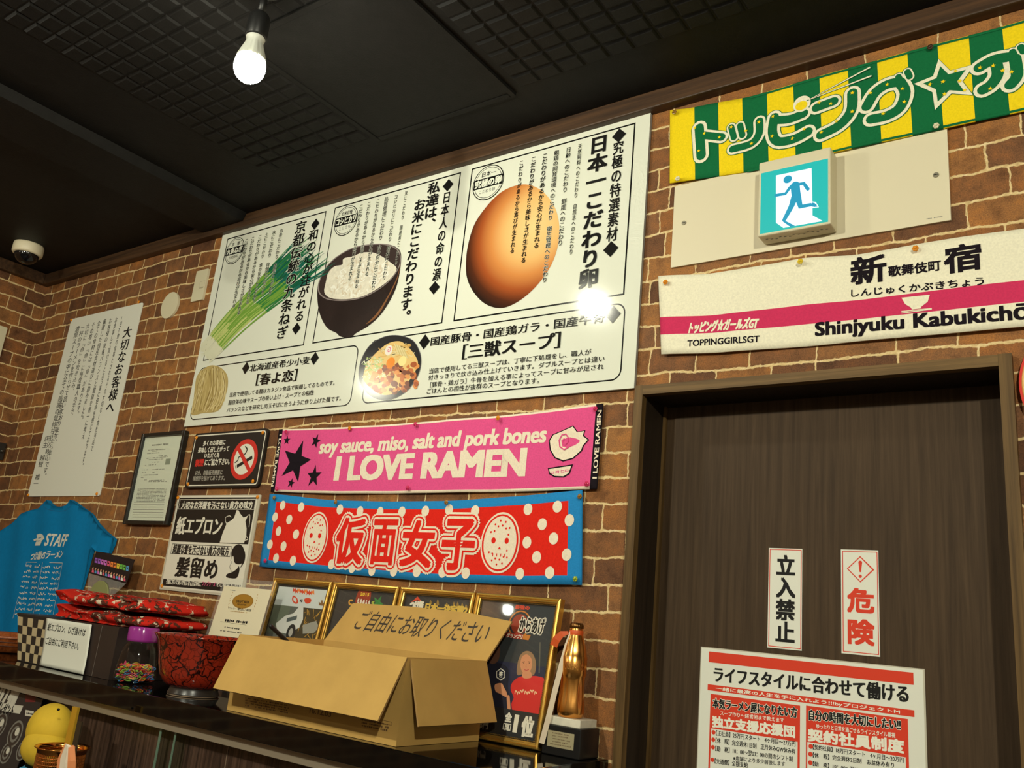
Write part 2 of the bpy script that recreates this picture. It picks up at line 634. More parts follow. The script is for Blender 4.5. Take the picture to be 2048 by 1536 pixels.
    def text3(s, txt, bl, br, tl, mt, L=1, b=0.0, shear=0.0, ring=None):
        """a line of print whose lower left, lower right and upper left corners are seen at bl, br and tl"""
        o, e, t_ = s.uv(bl), s.uv(br), s.uv(tl)
        ex, ey = e[0] - o[0], e[1] - o[1]
        L_ = math.hypot(ex, ey)
        hgt = abs((t_[1] - o[1]) - ey / L_ * (t_[0] - o[0]))
        sk = (t_[0] - o[0]) * 0.0 + shear * hgt
        v, t, bb = glyphs(txt)
        bx, by = (b if isinstance(b, tuple) else (b, b))
        offs = s.ring(ring * hgt) if ring else s.spread((bx * hgt, by * hgt), hgt)
        base = []
        for x, y in v:
            fx, fy = (x - bb[0]) / (bb[2] - bb[0]), (y - bb[1]) / (bb[3] - bb[1])
            base.append((o[0] + ex * fx * (1 - sk / L_) + sk * fy, o[1] + ey * fx + hgt * fy))
        for ox, oy in offs:
            s.tris([(x + ox, y + oy) for x, y in base], t, mt, L)

    def vtext(s, txt, tl, br, mt, L=1, b=0.0, shear=0.0, ring=None, fill=1.0):
        a, c = s.uv(tl), s.uv(br)
        u0, u1, v1, v0 = a[0], c[0], a[1], c[1]
        n = len(txt)
        ch = (v1 - v0) / n
        w = abs(u1 - u0)
        for i, chx in enumerate(txt):
            if chx in ' 　':
                continue
            v, t, bb = glyphs(chx)
            cx, cy = (u0 + u1) / 2, v1 - (i + 0.5) * ch
            kx, ky = w / EM * fill, ch / EM * fill
            pts = []
            for x, y in v:
                x, y = x - EMC[0], y - EMC[1]
                if chx in 'ー～':
                    x, y = -y * 0 + y, -x
                elif chx in '『「（［':
                    x, y = y, -x
                elif chx in '』」）］':
                    x, y = y, -x
                elif chx in '、。':
                    x, y = x + EM * 0.62, y + EM * 0.62
                pts.append((cx + x * kx + shear * y * ky, cy + y * ky))
            sz = min(w, ch)
            offs = s.ring(ring * sz) if ring else (s.spread((b[0] * sz, b[1] * sz)) if isinstance(b, tuple) else s.spread(b * sz))
            for ox, oy in offs:
                s.tris([(x + ox, y + oy) for x, y in pts], t, mt, L)

    def scribble(s, a, b, mt, w, L=1, gaps=0.25, seed=1):
        """a line of unreadably small print between two points: short uneven marks"""
        rnd = random.Random(seed)
        a, b = s.uv(a), s.uv(b)
        ln = math.hypot(b[0] - a[0], b[1] - a[1])
        t = 0.0
        while t < ln:
            d = w * rnd.uniform(0.7, 1.6)
            if rnd.random() > gaps:
                u = a[0] + (b[0] - a[0]) * t / ln; v = a[1] + (b[1] - a[1]) * t / ln
                hh = w * rnd.uniform(0.5, 1.0)
                s.rect_uv(u, v - hh / 2, u + d * 0.75, v + hh / 2, mt, L)
            t += d

    def slab_uv(s, pts, t, mt, side=None, back=True):
        n = len(pts)
        s.poly_uv(pts, mt, 0)
        b = len(s.v)
        s.v += [s.P(x, y, 0) for x, y in pts] + [s.P(x, y, -t) for x, y in pts]
        ar = sum(pts[i][0] * pts[(i + 1) % n][1] - pts[(i + 1) % n][0] * pts[i][1] for i in range(n))
        for i in range(n):
            j = (i + 1) % n
            q = (b + n + i, b + n + j, b + j, b + i)
            s.face(q if ar > 0 else q[::-1], side or mt)
        if back:
            tess = tessellate_polygon([[Vector((x, y, 0)) for x, y in pts]])
            for a, bb_, c in tess:
                A, B, C_ = pts[a], pts[bb_], pts[c]
                cr = (B[0] - A[0]) * (C_[1] - A[1]) - (B[1] - A[1]) * (C_[0] - A[0])
                q = (a, bb_, c) if cr < 0 else (a, c, bb_)
                s.face([b + n + i for i in q], side or mt)

    def slab_rect(s, u0, v0, u1, v1, t, mt, side=None, r=0.0):
        if r:
            pts = []
            for cx, cy, a0 in ((u1 - r, v1 - r, 0), (u0 + r, v1 - r, 90), (u0 + r, v0 + r, 180), (u1 - r, v0 + r, 270)):
                for k in range(7):
                    an = math.radians(a0 + 15 * k)
                    pts.append((cx + r * math.cos(an), cy + r * math.sin(an)))
        else:
            pts = [(u0, v0), (u1, v0), (u1, v1), (u0, v1)]
        s.slab_uv(pts, t, mt, side)

    def slab(s, a, b, t, mt, side=None, r=0.0):
        a, b = s.uv(a), s.uv(b)
        s.slab_rect(min(a[0], b[0]), min(a[1], b[1]), max(a[0], b[0]), max(a[1], b[1]), t, mt, side, r)

    def cloth(s, top, bot, us, vs_, mf, t=0.0025, dx=0.012, rows=14):
        """draped cloth between two edges; us and vs_ are the fractions where its woven colours change"""
        top = [s.uv(p) if not isinstance(p, tuple) or len(p) == 2 and not s.rawuv else p for p in top]
        bot = [s.uv(p) if not s.rawuv else p for p in bot]

        def along(pl, f):
            u = pl[0][0] + (pl[-1][0] - pl[0][0]) * f
            for i in range(len(pl) - 1):
                if u <= pl[i + 1][0] or i == len(pl) - 2:
                    k = (u - pl[i][0]) / (pl[i + 1][0] - pl[i][0])
                    k2 = k * k * (3 - 2 * k)
                    return (u, pl[i][1] + (pl[i + 1][1] - pl[i][1]) * (0.5 * k + 0.5 * k2))
        W = abs(top[-1][0] - top[0][0])
        fu, fm = [], []
        for i in range(len(us) - 1):
            n = max(1, int(round((us[i + 1] - us[i]) * W / dx)))
            for k in range(n):
                fu.append(us[i] + (us[i + 1] - us[i]) * k / n); fm.append(i)
        fu.append(us[-1])
        fv, vm = [], []
        for j in range(len(vs_) - 1):
            n = max(1, int(round((vs_[j + 1] - vs_[j]) * rows)))
            for k in range(n):
                fv.append(vs_[j] + (vs_[j + 1] - vs_[j]) * k / n); vm.append(j)
        fv.append(vs_[-1])
        b = len(s.v); nu, nv = len(fu), len(fv)
        for side in (0, 1):
            for f in fu:
                A, B = along(top, f), along(bot, f)
                for g in fv:
                    s.v.append(s.P(A[0] + (B[0] - A[0]) * g, A[1] + (B[1] - A[1]) * g, -t * side))
        o = nu * nv
        for i in range(nu - 1):
            for j in range(nv - 1):
                q = (b + i * nv + j, b + i * nv + j + 1, b + (i + 1) * nv + j + 1, b + (i + 1) * nv + j)
                m = mf(fm[i], vm[j])
                s.face(q, m, True)
                s.face([x + o for x in q][::-1], m, True)
        for i in range(nu - 1):
            for j, fl in ((0, 0), (nv - 1, 1)):
                q = (b + i * nv + j, b + (i + 1) * nv + j, b + (i + 1) * nv + j + o, b + i * nv + j + o)
                s.face(q if not fl else q[::-1], mf(fm[i], vm[min(j, nv - 2)]))
        for j in range(nv - 1):
            for i, fl in ((0, 1), (nu - 1, 0)):
                q = (b + i * nv + j, b + i * nv + j + 1, b + i * nv + j + 1 + o, b + i * nv + j + o)
                s.face(q if fl == 0 else q[::-1], mf(fm[min(i, nu - 2)], vm[j]))
    rawuv = False

    def done(s, name, label=None, cat=None, group=None, parent=None, kind=None):
        xs = [p.x for p in s.v]; ys = [p.y for p in s.v]; zs = [p.z for p in s.v]
        loc = ((min(xs) + max(xs)) / 2, (min(ys) + max(ys)) / 2, min(zs))
        o = s.build(name, parent, loc)
        return put(o, label, cat, group, kind)


def wall_sheet(cv, Y, **k):
    """a sheet parallel to the back wall, its front face at y = Y"""
    return Sheet((-1.5, Y, 1.5), (1, 0, 0), (0, 0, 1), cv, **k)



# ------------------------------------------------------------------ the room
X0, X1, Y0, Y1, ZC = -3.88, 2.4, -5.0, 0.0, 2.75
DX0, DX1, DZ = -0.893, -0.156, 1.994        # outside of the door frame
brick = brick_material()
ceil_black = mat('ceiling_black', S(27, 26, 25), 0.55, spec=0.12, vary=0.15, vscale=30, bump=0.25, bscale=260)
crown_wood = wood('crown_wood', S(52, 35, 22), S(84, 58, 36), 'X', 1.2, 0.5)
frame_wood = wood('door_frame_wood', S(74, 55, 30), S(112, 86, 50), 'Z', 1.0, 0.5, spec=0.2)
header_wood = wood('door_header_wood', S(74, 55, 30), S(116, 90, 54), 'X', 1.0, 0.5, spec=0.2)
door_wood = wood('door_wood', S(56, 43, 31), S(80, 63, 46), 'Z', 1.7, 0.55, (0.3, 0.7), spec=0.12, bump=0.1)
jamb_wood = wood('jamb_wood', S(34, 26, 20), S(50, 40, 30), 'Z', 1.0, 0.5, spec=0.2)
floor_mat = mat('floor_brown', S(66, 61, 56), 0.5, vary=0.15, vscale=6)
other_wall = mat('room_wall_tan', S(150, 138, 122), 0.8)
panel_wood = wood('striped_panel', S(34, 25, 22), S(92, 70, 58), 'Z', 1.5, 0.35, (0.36, 0.68))

b = MB()
b.box((X0 - 0.1, 0, 0), (DX0, 0.16, ZC), brick)
b.box((DX0, 0, DZ), (DX1, 0.16, ZC), brick)
b.box((DX1, 0, 0), (X1, 0.16, ZC), brick)
put(b.build('wall_back'), kind='structure')
b = MB(); b.box((X0 - 0.1, Y0, 0), (X0, 0, ZC), brick); put(b.build('wall_left'), kind='structure')
b = MB(); b.box((X1, Y0, 0), (X1 + 0.1, 0.16, ZC), other_wall); put(b.build('wall_right'), kind='structure')
b = MB(); b.box((X0, Y0 - 0.1, 0), (X1, Y0, ZC), other_wall); put(b.build('wall_front'), kind='structure')
b = MB(); b.box((X0, Y0, -0.1), (X1, 0.3, 0), floor_mat); put(b.build('floor'), kind='structure')

HATCH = (-1.668, -0.655, -1.214, -0.192)
b = MB()
b.box((X0, Y0, ZC), (X1, 0.16, ZC + 0.1), ceil_black)
px_, py_ = 0.0652, 0.0478
for i in range(52):
    xa = -2.152 + i * px_
    for j in range(46):
        yb = -0.192 - j * py_
        x0, x1, y1_, y0_ = xa + 0.002, xa + px_ - 0.002, yb - 0.002, yb - py_ + 0.002
        if x1 > HATCH[0] - 0.01 and x0 < HATCH[2] + 0.01 and y1_ > HATCH[1] - 0.01:
            continue
        s_, d_ = 0.0055, 0.0045
        b.hexa([(x0 + s_, y0_ + s_, ZC - d_), (x1 - s_, y0_ + s_, ZC - d_), (x1 - s_, y1_ - s_, ZC - d_), (x0 + s_, y1_ - s_, ZC - d_),
                (x0, y0_, ZC), (x1, y0_, ZC), (x1, y1_, ZC), (x0, y1_, ZC)], ceil_black)
put(b.build('ceiling'), kind='structure')

b = MB()
b.box((HATCH[0], HATCH[1], ZC - 0.006), (HATCH[2], HATCH[3], ZC), ceil_black)
w = 0.016
hatch = empty('ceiling_hatch', (-1.44, -0.42, ZC - 0.008), 'smooth square black access hatch set flush in the embossed ceiling', 'ceiling hatch')
b.build('hatch_panel', hatch, (-1.44, -0.42, ZC - 0.006))
b = MB()
for lo, hi in (((HATCH[0] - w, HATCH[1] - w), (HATCH[0] - 0.002, HATCH[3] + w)), ((HATCH[2] + 0.002, HATCH[1] - w), (HATCH[2] + w, HATCH[3] + w)),
               ((HATCH[0], HATCH[1] - w), (HATCH[2], HATCH[1] - 0.002)), ((HATCH[0], HATCH[3] + 0.002), (HATCH[2], HATCH[3] + w))):
    b.box((lo[0], lo[1], ZC - 0.008), (hi[0], hi[1], ZC), ceil_black)
b.build('hatch_frame', hatch, (-1.44, -0.42, ZC - 0.008))

b = MB(); b.hexa([(-2.70, Y0, ZC - 0.028), (-2.47, Y0, ZC - 0.028), (-2.47, -0.032, ZC - 0.028), (-2.70, -0.032, ZC - 0.028),
                  (-2.72, Y0, ZC), (-2.455, Y0, ZC), (-2.455, -0.032, ZC), (-2.72, -0.032, ZC)], ceil_black)
put(b.build('ceiling_beam'), kind='structure')
b = MB(); b.box((X0, -0.03, 2.702), (X1, 0, ZC), crown_wood); put(b.build('trim_1', bevel=0.003), kind='structure')
b = MB(); b.box((X0, Y0, 2.702), (X0 + 0.03, -0.03, ZC), crown_wood); put(b.build('trim_2', bevel=0.003), kind='structure')
seam = mat('panel_seam', S(120, 100, 84), 0.5)
b = MB(); b.box((X0, -0.022, 0.0), (-0.93, 0, 1.15), panel_wood)
put(b.build('trim_3'), kind='structure')
b = MB(); b.box((X0 + 0.002, -0.305, 0.861), (-0.93, -0.295, 1.1645), panel_wood)
for xs in (-2.46, -1.72, -1.2):
    b.box((xs, -0.3062, 0.861), (xs + 0.003, -0.3051, 1.16), seam)
put(b.build('trim_4'), kind='structure')

# door: leaf, frame, stop
DY = 0.10
b = MB(); b.box((-0.886, DY, 0), (-0.163, DY + 0.035, 1.985), door_wood)
door = put(b.build('door_1', loc=(-0.52, DY, 0)), kind='structure')
b = MB()
b.box((DX0, -0.02, 0), (DX0 + 0.02, 0.0, DZ), frame_wood)
b.box((DX1 - 0.021, -0.02, 0), (DX1, 0.0, DZ), frame_wood)
b.box((DX0 + 0.0202, -0.02, DZ - 0.022), (DX1 - 0.0212, 0.0, DZ - 0.001), header_wood)
b.build('door_frame', door, (-0.52, -0.02, 0))
b = MB()
b.box((DX0, 0.0, 0), (DX0 + 0.02, DY, DZ), jamb_wood)
b.box((DX1 - 0.021, 0.0, 0), (DX1, DY, DZ), jamb_wood)
b.box((DX0 + 0.02, 0.0, DZ - 0.022), (DX1 - 0.021, DY, DZ), jamb_wood)
b.box((DX0 + 0.02, DY - 0.012, 0), (DX0 + 0.026, DY, DZ - 0.022), frame_wood)
b.build('door_jamb', door, (-0.52, 0.0, 0))


# ------------------------------------------------------------------ bare bulbs under the ceiling
def make_bulb(x, y, strength, label):
    r = empty('pendant_bulb', (x, y, 2.512), label, 'lamp', 'bare bulbs hanging from the ceiling')
    blk = mat('socket_black', S(28, 28, 28), 0.4)
    wh = mat('bulb_base_white', S(222, 224, 214), 0.4)
    b = MB()
    b.lathe([(0.0, 0.233), (0.035, 0.233), (0.035, 0.238)], (x, y, 2.512), blk, 24)
    b.tube([(x, y, 2.512 + 0.165), (x, y, 2.745)], 0.0085, blk, 12)
    b.build('mount', r, (x, y, 2.67))
    b = MB()
    b.lathe([(0.0, 0.170), (0.017, 0.169), (0.0215, 0.163), (0.0235, 0.15), (0.0235, 0.112), (0.0215, 0.108), (0.0, 0.108)], (x, y, 2.512), blk, 32)
    b.build('socket', r, (x, y, 2.62))
    b = MB()
    b.lathe([(0.0, 0.110), (0.0195, 0.110), (0.0205, 0.107), (0.0195, 0.103), (0.0175, 0.100), (0.0195, 0.09), (0.0255, 0.072), (0.0305, 0.056), (0.0305, 0.052)],
            (x, y, 2.512), wh, 72, wob=lambda a, j, z: 1 + (0.03 * (1 if math.sin(a * 36) > 0 else -1) if 4 < j < 8 else 0))
    b.build('bulb_base', r, (x, y, 2.565))
    em = bpy.data.materials.new('bulb_glow'); em.use_nodes = True
    p = em.node_tree.nodes['Principled BSDF']
    p.inputs['Base Color'].default_value = (0.9, 0.9, 0.9, 1)
    p.inputs['Emission Color'].default_value = (*BULB_COLOR, 1)
    p.inputs['Emission Strength'].default_value = strength
    b = MB()
    b.lathe([(0.0, 0.0), (0.010, 0.0013), (0.019, 0.006), (0.027, 0.014), (0.0318, 0.0245), (0.0332, 0.035), (0.0322, 0.046), (0.0305, 0.054)], (x, y, 2.512), em, 32)
    b.build('globe', r, (x, y, 2.512))
    return r


for (bx, by, bs), lb in zip(BULBS, ('glowing bare bulb in a black socket near the brick wall and ceiling hatch',
                                    'bare bulb further from the brick wall, level with the ceiling hatch',
                                    'bare bulb towards the corner with the dome camera',
                                    'added fill bulb, out of view past the dark door',
                                    'bare bulb deep in the room near the left wall')):
    make_bulb(bx, by, bs, lb)

# ------------------------------------------------------------------ ceiling camera, wall plates
cream = mat('cream_plastic', S(214, 206, 176), 0.45)
cr_white = mat('camera_white', S(226, 214, 184), 0.4)
c0 = Vector((-3.585, -0.235, ZC))
r = empty('dome_camera', c0, 'cream dome security camera with a dark glass dome on the black ceiling', 'security camera')
b = MB(); b.lathe([(0, 0), (0.055, 0), (0.0565, -0.006), (0.0565, -0.036), (0.053, -0.042), (0.045, -0.043)], c0, cr_white, 48); b.build('camera_body', r, c0 - Vector((0, 0, 0.043)))
b = MB(); b.lathe([(0.0455 * math.cos(t * PI / 16), -0.041 - 0.041 * math.sin(t * PI / 16)) for t in range(9)], c0, mat('smoked_dome', S(14, 14, 16), 0.06), 40)
b.build('dome', r, c0 - Vector((0, 0, 0.082)))

W0 = lambda x, y: (x, y)
rc = at((343, 612), Y=0)
b = MB()
n = 40
s = wall_sheet(W0, -0.009)
s.slab_uv([(rc.x + 1.5 + 0.052 * math.cos(2 * PI * i / n), rc.z - 1.5 + 0.052 * math.sin(2 * PI * i / n)) for i in range(n)], 0.0085, cream)
o = s.done('blank_wall_cap', 'round cream blanking cap on the brick wall beside the white letter', 'wall plate')
o.modifiers.new('bevel', 'BEVEL').width = 0.003
s = wall_sheet(crop(150, 300, 0.1953), -0.009)
s.slab_rect(-2.722 + 1.5, 2.462 - 1.5, -2.652 + 1.5, 2.582 - 1.5, 0.0085, cream, r=0.004)
s.outline((1282, 1350), (1322, 1400), mat('plate_line', S(176, 166, 136), 0.6), 0.001)
s.rect((1275, 1408), (1312, 1413), MATS['plate_line'])
s.done('switch_plate', 'cream rectangular socket plate on the brick wall, half behind the big menu board', 'wall plate')
s = Sheet((X0 + 0.01, -0.1, 2.3), (0, 1, 0), (0, 0, 1))
s.slab_rect(-0.16, 0.0, -0.018, 0.168, 0.009, cream, r=0.004)
s.done('wall_box', 'cream rectangular cover plate on the left brick wall at the edge of view', 'wall plate')
b = MB(); b.box((X0 + 0.001, -0.12, 1.915), (X0 + 0.02, -0.008, 1.985), mat('dark_bracket', S(40, 34, 30), 0.5)); b.ball((X0 + 0.024, -0.02, 1.95), 0.008, mat('dark_metal', S(90, 86, 80), 0.3, 0.8))
put(b.build('wall_bracket', loc=(X0, -0.06, 1.915)), 'dark bracket low on the left brick wall beside the letter', 'bracket')

# ------------------------------------------------------------------ push pins
PINC = {'orange': S(226, 140, 24), 'pink': S(206, 40, 92), 'gold': S(150, 110, 40), 'yellow': S(226, 196, 40), 'green': S(150, 170, 40),
        'white': S(226, 220, 190), 'dark': S(60, 40, 26)}
PIN_ME = {}


def pin(p, Y, color, where):
    if color not in PIN_ME:
        m = mat('pin_' + color, PINC[color], 0.2, spec=0.6)
        b = MB()
        for k in range(6):
            a = PI * k / 3
            b.ball((0.0036 * math.cos(a), -0.002, 0.0036 * math.sin(a)), 0.0028, m, (1, 0.8, 1), 8, 6)
        b.ball((0, -0.004, 0), 0.0032, m, (1, 1, 1), 10, 6)
        PIN_ME[color] = b.mesh('push_pin')
    o = bpy.data.objects.new('push_pin', PIN_ME[color]); COL.objects.link(o)
    o.location = at(p, Y=Y)
    put(o, '%s flower push pin %s' % (color, where), 'push pin', 'push pins in the prints and towels')


def pins(cv, Y, lst, what):
    for x, y, c, w in lst:
        pin(cv(x, y), Y, c, '%s %s' % (w, what))


H = crop(0, 560, 0.29297)
G = crop(240, 820, 0.24748)
F = crop(520, 780, 0.35156)
E_ = crop(1290, 420, 0.37012)
D = crop(1300, 60, 0.36523)
A = crop(360, 380, 0.3125)
B = crop(760, 220, 0.27344)
C = crop(700, 580, 0.29297)
I = crop(0, 960, 0.19531)
J = crop(1390, 1080, 0.32129)
KK = crop(400, 1120, 0.27086)
LL = crop(820, 1140, 0.25786)
M = crop(0, 1160, 0.24477)
pins(H, -0.004, [(950, 152, 'orange', 'in the top right corner of'), (490, 275, 'orange', 'in the top left corner of'), (196, 1468, 'orange', 'in the bottom left corner of'), (664, 1460, 'orange', 'in the bottom right corner of')], 'the long handwritten letter')
pins(G, -0.010, [(622, 224, 'orange', 'in the top left corner of'), (1158, 184, 'orange', 'in the top right corner of'), (554, 600, 'orange', 'in the bottom left corner of'), (1078, 577, 'orange', 'in the bottom right corner of')], 'the black no smoking sign')
pins(G, -0.005, [(473, 708, 'orange', 'in the top left corner of'), (1115, 704, 'orange', 'in the top right corner of'), (343, 1420, 'orange', 'in the bottom left corner of')], 'the paper apron notice')
pins(F, -0.018, [(150, 238, 'pink', 'in the top left corner of'), (512, 218, 'orange', 'first along the top edge of'), (886, 195, 'pink', 'at the top middle of'), (1356, 160, 'orange', 'along the right top edge of'), (1910, 108, 'pink', 'in the top right corner of'),
                (98, 565, 'pink', 'in the bottom left corner of'), (842, 557, 'pink', 'at the bottom middle of'), (1860, 535, 'pink', 'in the bottom right corner of')], 'the pink ramen towel')
pins(F, -0.018, [(83, 613, 'gold', 'in the top left corner of'), (433, 638, 'gold', 'along the left top edge of'), (1062, 640, 'gold', 'along the right top edge of'), (1821, 606, 'gold', 'in the top right corner of'),
                (32, 972, 'pink', 'in the bottom left corner of'), (1796, 1075, 'green', 'in the bottom right corner of')], 'the red towel with blue border')
pins(E_, -0.018, [(112, 391, 'orange', 'in the top left corner of'), (840, 279, 'yellow', 'along the left top edge of'), (1462, 209, 'orange', 'above the big letters of')], 'the white station sign towel')
pins(D, -0.018, [(135, 452, 'gold', 'in the top left corner of'), (153, 815, 'white', 'in the bottom left corner of'), (1535, 96, 'dark', 'in the top edge of'), (1568, 526, 'white', 'in the bottom edge of')], 'the green and yellow striped towel')

# ------------------------------------------------------------------ the big menu board
HB = (0.030, 0.0)          # mincho look: only the upright strokes are thickened
BR = (0.022, 0.012)        # brush look
PW, PK = white_print, black_print
s = wall_sheet(A, -0.010)
pa, pb = at((445, 473), Y=-0.010), at((1268, 776), Y=-0.010)
s.slab_rect(pa.x + 1.5, pb.z - 1.5, pb.x + 1.5, pa.z - 1.5 + 0.004, 0.009, PW, mat('board_edge', S(150, 152, 150), 0.3))
poster_w = 0.0042
s.outline((305, 312), (792, 995), PK, poster_w)
a0, a1 = A(992, 113), C(630, 228)
s.cv = W0; s.outline(a0, a1, PK, poster_w)
s.outline(B(672, 430), B(1788, 1352), PK, poster_w)
s.cv = A; s.outline((127, 1140), (1090, 1380), PK, 0.0036, r=0.026)
s.cv = C; s.outline((140, 345), (1850, 615), PK, 0.0036, r=0.026)
# spring onions
s.cv = A
onion = [mat('onion_white', S(222, 222, 196), 0.2), mat('onion_pale', S(176, 196, 110), 0.2), mat('onion_light', S(120, 164, 66), 0.2), mat('onion_mid', S(54, 128, 66), 0.2), mat('onion_dark', S(26, 92, 66), 0.2), mat('onion_teal', S(30, 104, 90), 0.2)]
rnd = random.Random(3)
for k in range(64):
    f = (k * 0.618) % 1.0
    root = (132 + 66 * f + rnd.uniform(-6, 6), 1000 + 100 * f + rnd.uniform(-14, 14))
    mid = (330 + 110 * f + rnd.uniform(-12, 12), 770 + 85 * f + rnd.uniform(-12, 12))
    up = (560 + 160 * f + rnd.uniform(-20, 20), 530 + 120 * f + rnd.uniform(-20, 20))
    tip = (815 + 150 * f ** 1.2 + rnd.uniform(-90, 45), 300 + 200 * f + rnd.uniform(-40, 50))
    ln = smooth_line([s.uv(root), s.uv(mid), s.uv(up), s.uv(tip)], 10)
    n = len(ln)
    wd = [0.0062 * (0.75 if i < 3 else 1.0) * min(1.0, (n - i) / 9.0 + 0.04) for i in range(n)]
    j_ = rnd.randint(-2, 2)
    for i0, i1, m_ in ((0, 5, onion[0]), (4, 10 + j_, (onion[1], onion[2], mat('onion_lemon', S(200, 208, 130), 0.2))[k % 3]), (9 + j_, 15, onion[2] if k % 3 else onion[1]), (14, 21, onion[3] if k % 2 else onion[2]), (20, n, onion[4 + k % 2] if k % 4 else onion[3])):
        s.stroke_uv(ln[i0:i1], wd[i0:i1], m_, 2 + k * 0.045, caps=False)
for k in range(16):
    f = rnd.random()
    x, y = 150 + 30 * f, 1010 + 90 * f
    s.stroke([(x, y), (x - rnd.uniform(15, 35), y + rnd.uniform(-10, 25))], 0.0012, onion[0], 2)
# column one
TL = 6
s.vtext('和の心が注がれる', (830, 262), (793, 840), PK, TL, BR)
s.diamond((868, 220), 0.020, 0.020, PK, TL); s.diamond((747, 888), 0.020, 0.020, PK, TL)
s.vtext('京都伝統の九条ねぎ', (745, 210), (686, 952), PW, TL - .5, ring=0.055)
s.vtext('京都伝統の九条ねぎ', (745, 210), (686, 952), PK, TL, (0.03, 0.018))


def small_cols(cols):
    for t, (x, y), (x2, y2), w in cols:
        s.vtext(t, (x - w / 2, y), (x2 + w / 2, y2), PW, TL - .5, ring=0.05)
        s.vtext(t, (x - w / 2, y), (x2 + w / 2, y2), PK, TL, (0.02, 0.01))


KD = ['こだわりがあるから安心が生まれる', 'こだわりがあるから美味しさが生まれる', 'こだわりがあるから喜びが生まれる']
small_cols([('九条にこだわり　生産にこだわり', (654, 250), (577, 672), 22), ('水にこだわり　自然にこだわり', (605, 262), (530, 670), 22), ('土にこだわり　食の安全にこだわり', (560, 277), (475, 720), 22),
            (KD[0], (516, 290), (433, 730), 22), (KD[1], (471, 302), (376, 797), 22), (KD[2], (430, 315), (346, 752), 22)])


def seal(c, rr, t1, t2, t3):
    cu = s.uv(c)
    s.disc_uv(cu, rr, PW, TL, n=40)
    s.disc_uv(cu, rr, PK, TL + .3, n=40, r2=rr * 0.95)
    s.disc_uv(cu, rr * 0.88, PK, TL + .3, n=40, r2=rr * 0.85)
    s.rect_uv(cu[0] - rr * .93, cu[1] - rr * .27, cu[0] + rr * .93, cu[1] + rr * .30, PK, TL + .5)
    s.text_uv(t1, cu[0] - rr * .45, cu[1] + rr * .38, cu[0] + rr * .45, cu[1] + rr * .66, PK, TL + .5, BR)
    s.text_uv(t2, cu[0] - rr * .84, cu[1] - rr * .20, cu[0] + rr * .84, cu[1] + rr * .24, PW, TL + 1.5, (0.05, 0.03))
    s.text_uv(t3, cu[0] - rr * .5, cu[1] - rr * .58, cu[0] + rr * .5, cu[1] - rr * .36, PK, TL + .5)


seal((352, 390), 0.051, '京　都', '九条ねぎ', '伝統野菜')
seal((1065, 197), 0.052, 'お米自慢', 'コシヒカリ', '１００％')
# rice bowl
bowl_dk = mat('bowl_print', S(46, 36, 34), 0.15, vary=0.25, vscale=8)
bowl_in = mat('bowl_inside_print', S(62, 50, 48), 0.15)
rim_p = mat('bowl_rim_print', S(140, 128, 126), 0.15)
warm_p = mat('bowl_sheen_print', S(132, 88, 56), 0.15)
rice_p = mat('rice_print', S(226, 220, 204), 0.2, vary=0.10, vscale=120)
rice_w = mat('rice_white_print', S(240, 238, 228), 0.2)
rice_s = mat('rice_tan_print', S(214, 200, 176), 0.2)
s.poly([(880, 640), (884, 740), (905, 820), (945, 885), (1000, 915), (1022, 935), (1060, 945), (1105, 935), (1130, 915), (1200, 875), (1280, 805), (1350, 700), (1395, 590), (1417, 430), (1390, 370), (1310, 345), (1215, 350), (1100, 375), (980, 445), (900, 560)], bowl_dk, 2, 5)
s.poly([(1360, 640), (1395, 560), (1412, 470), (1390, 560), (1330, 680), (1260, 790), (1190, 860), (1270, 800)], warm_p, 2.4, 4)
rim = [(884, 640), (892, 580), (930, 500), (1000, 430), (1100, 372), (1220, 347), (1320, 347), (1390, 375), (1416, 430), (1402, 500), (1350, 575), (1270, 640), (1170, 690), (1060, 710), (960, 705), (905, 680)]
s.poly(rim, rim_p, 2.6, 5)
cx_, cy_ = 1150, 527
s.poly([(cx_ + (x - cx_) * .975, cy_ + (y - cy_) * .965) for x, y in rim], bowl_in, 2.8, 5)
s.poly([(925, 655), (935, 590), (950, 530), (990, 490), (1040, 478), (1048, 440), (1110, 425), (1165, 402), (1240, 402), (1300, 430), (1345, 462), (1388, 505), (1345, 570), (1268, 630), (1168, 682), (1060, 700), (965, 692)], rice_p, 3, 4)
rnd = random.Random(5)
for k in range(150):
    a, q = rnd.uniform(0, 2 * PI), math.sqrt(rnd.random())
    x, y = 1150 + 190 * q * math.cos(a) , 560 + 110 * q * math.sin(a) - 0.32 * 190 * q * math.cos(a)
    c = s.uv((x, y)); an = rnd.uniform(0, PI); l = 0.0055
    s.stroke_uv([(c[0] - l * math.cos(an), c[1] - l * math.sin(an)), (c[0] + l * math.cos(an), c[1] + l * math.sin(an))], 0.0042, (rice_w, rice_w, rice_s)[k % 3], 3.2 + 0.004 * k)
small_cols([('米にこだわり　国産米にこだわり', (1455, 10), (1380, 482), 25), ('コシヒカリにこだわり　精米にこだわり', (1388, 34), (1306, 578), 25), ('品質管理にこだわり　食の安全にこだわり', (1325, 48), (1238, 640), 25),
            (KD[0], (1272, 62), (1196, 552), 25), (KD[1], (1216, 78), (1128, 630), 25), (KD[2], (1165, 95), (1088, 580), 25)])
s.cv = B
s.vtext('日本人の命の源', (465, 605), (442, 1248), PK, TL, BR)
s.diamond((500, 552), 0.020, 0.020, PK, TL); s.diamond((400, 1302), 0.020, 0.020, PK, TL)
s.vtext('私達は、', (356, 540), (402, 880), PK, TL, (0.03, 0.018))
s.vtext('お米にこだわります。', (256, 662), (218, 1560), PK, TL, (0.03, 0.018))
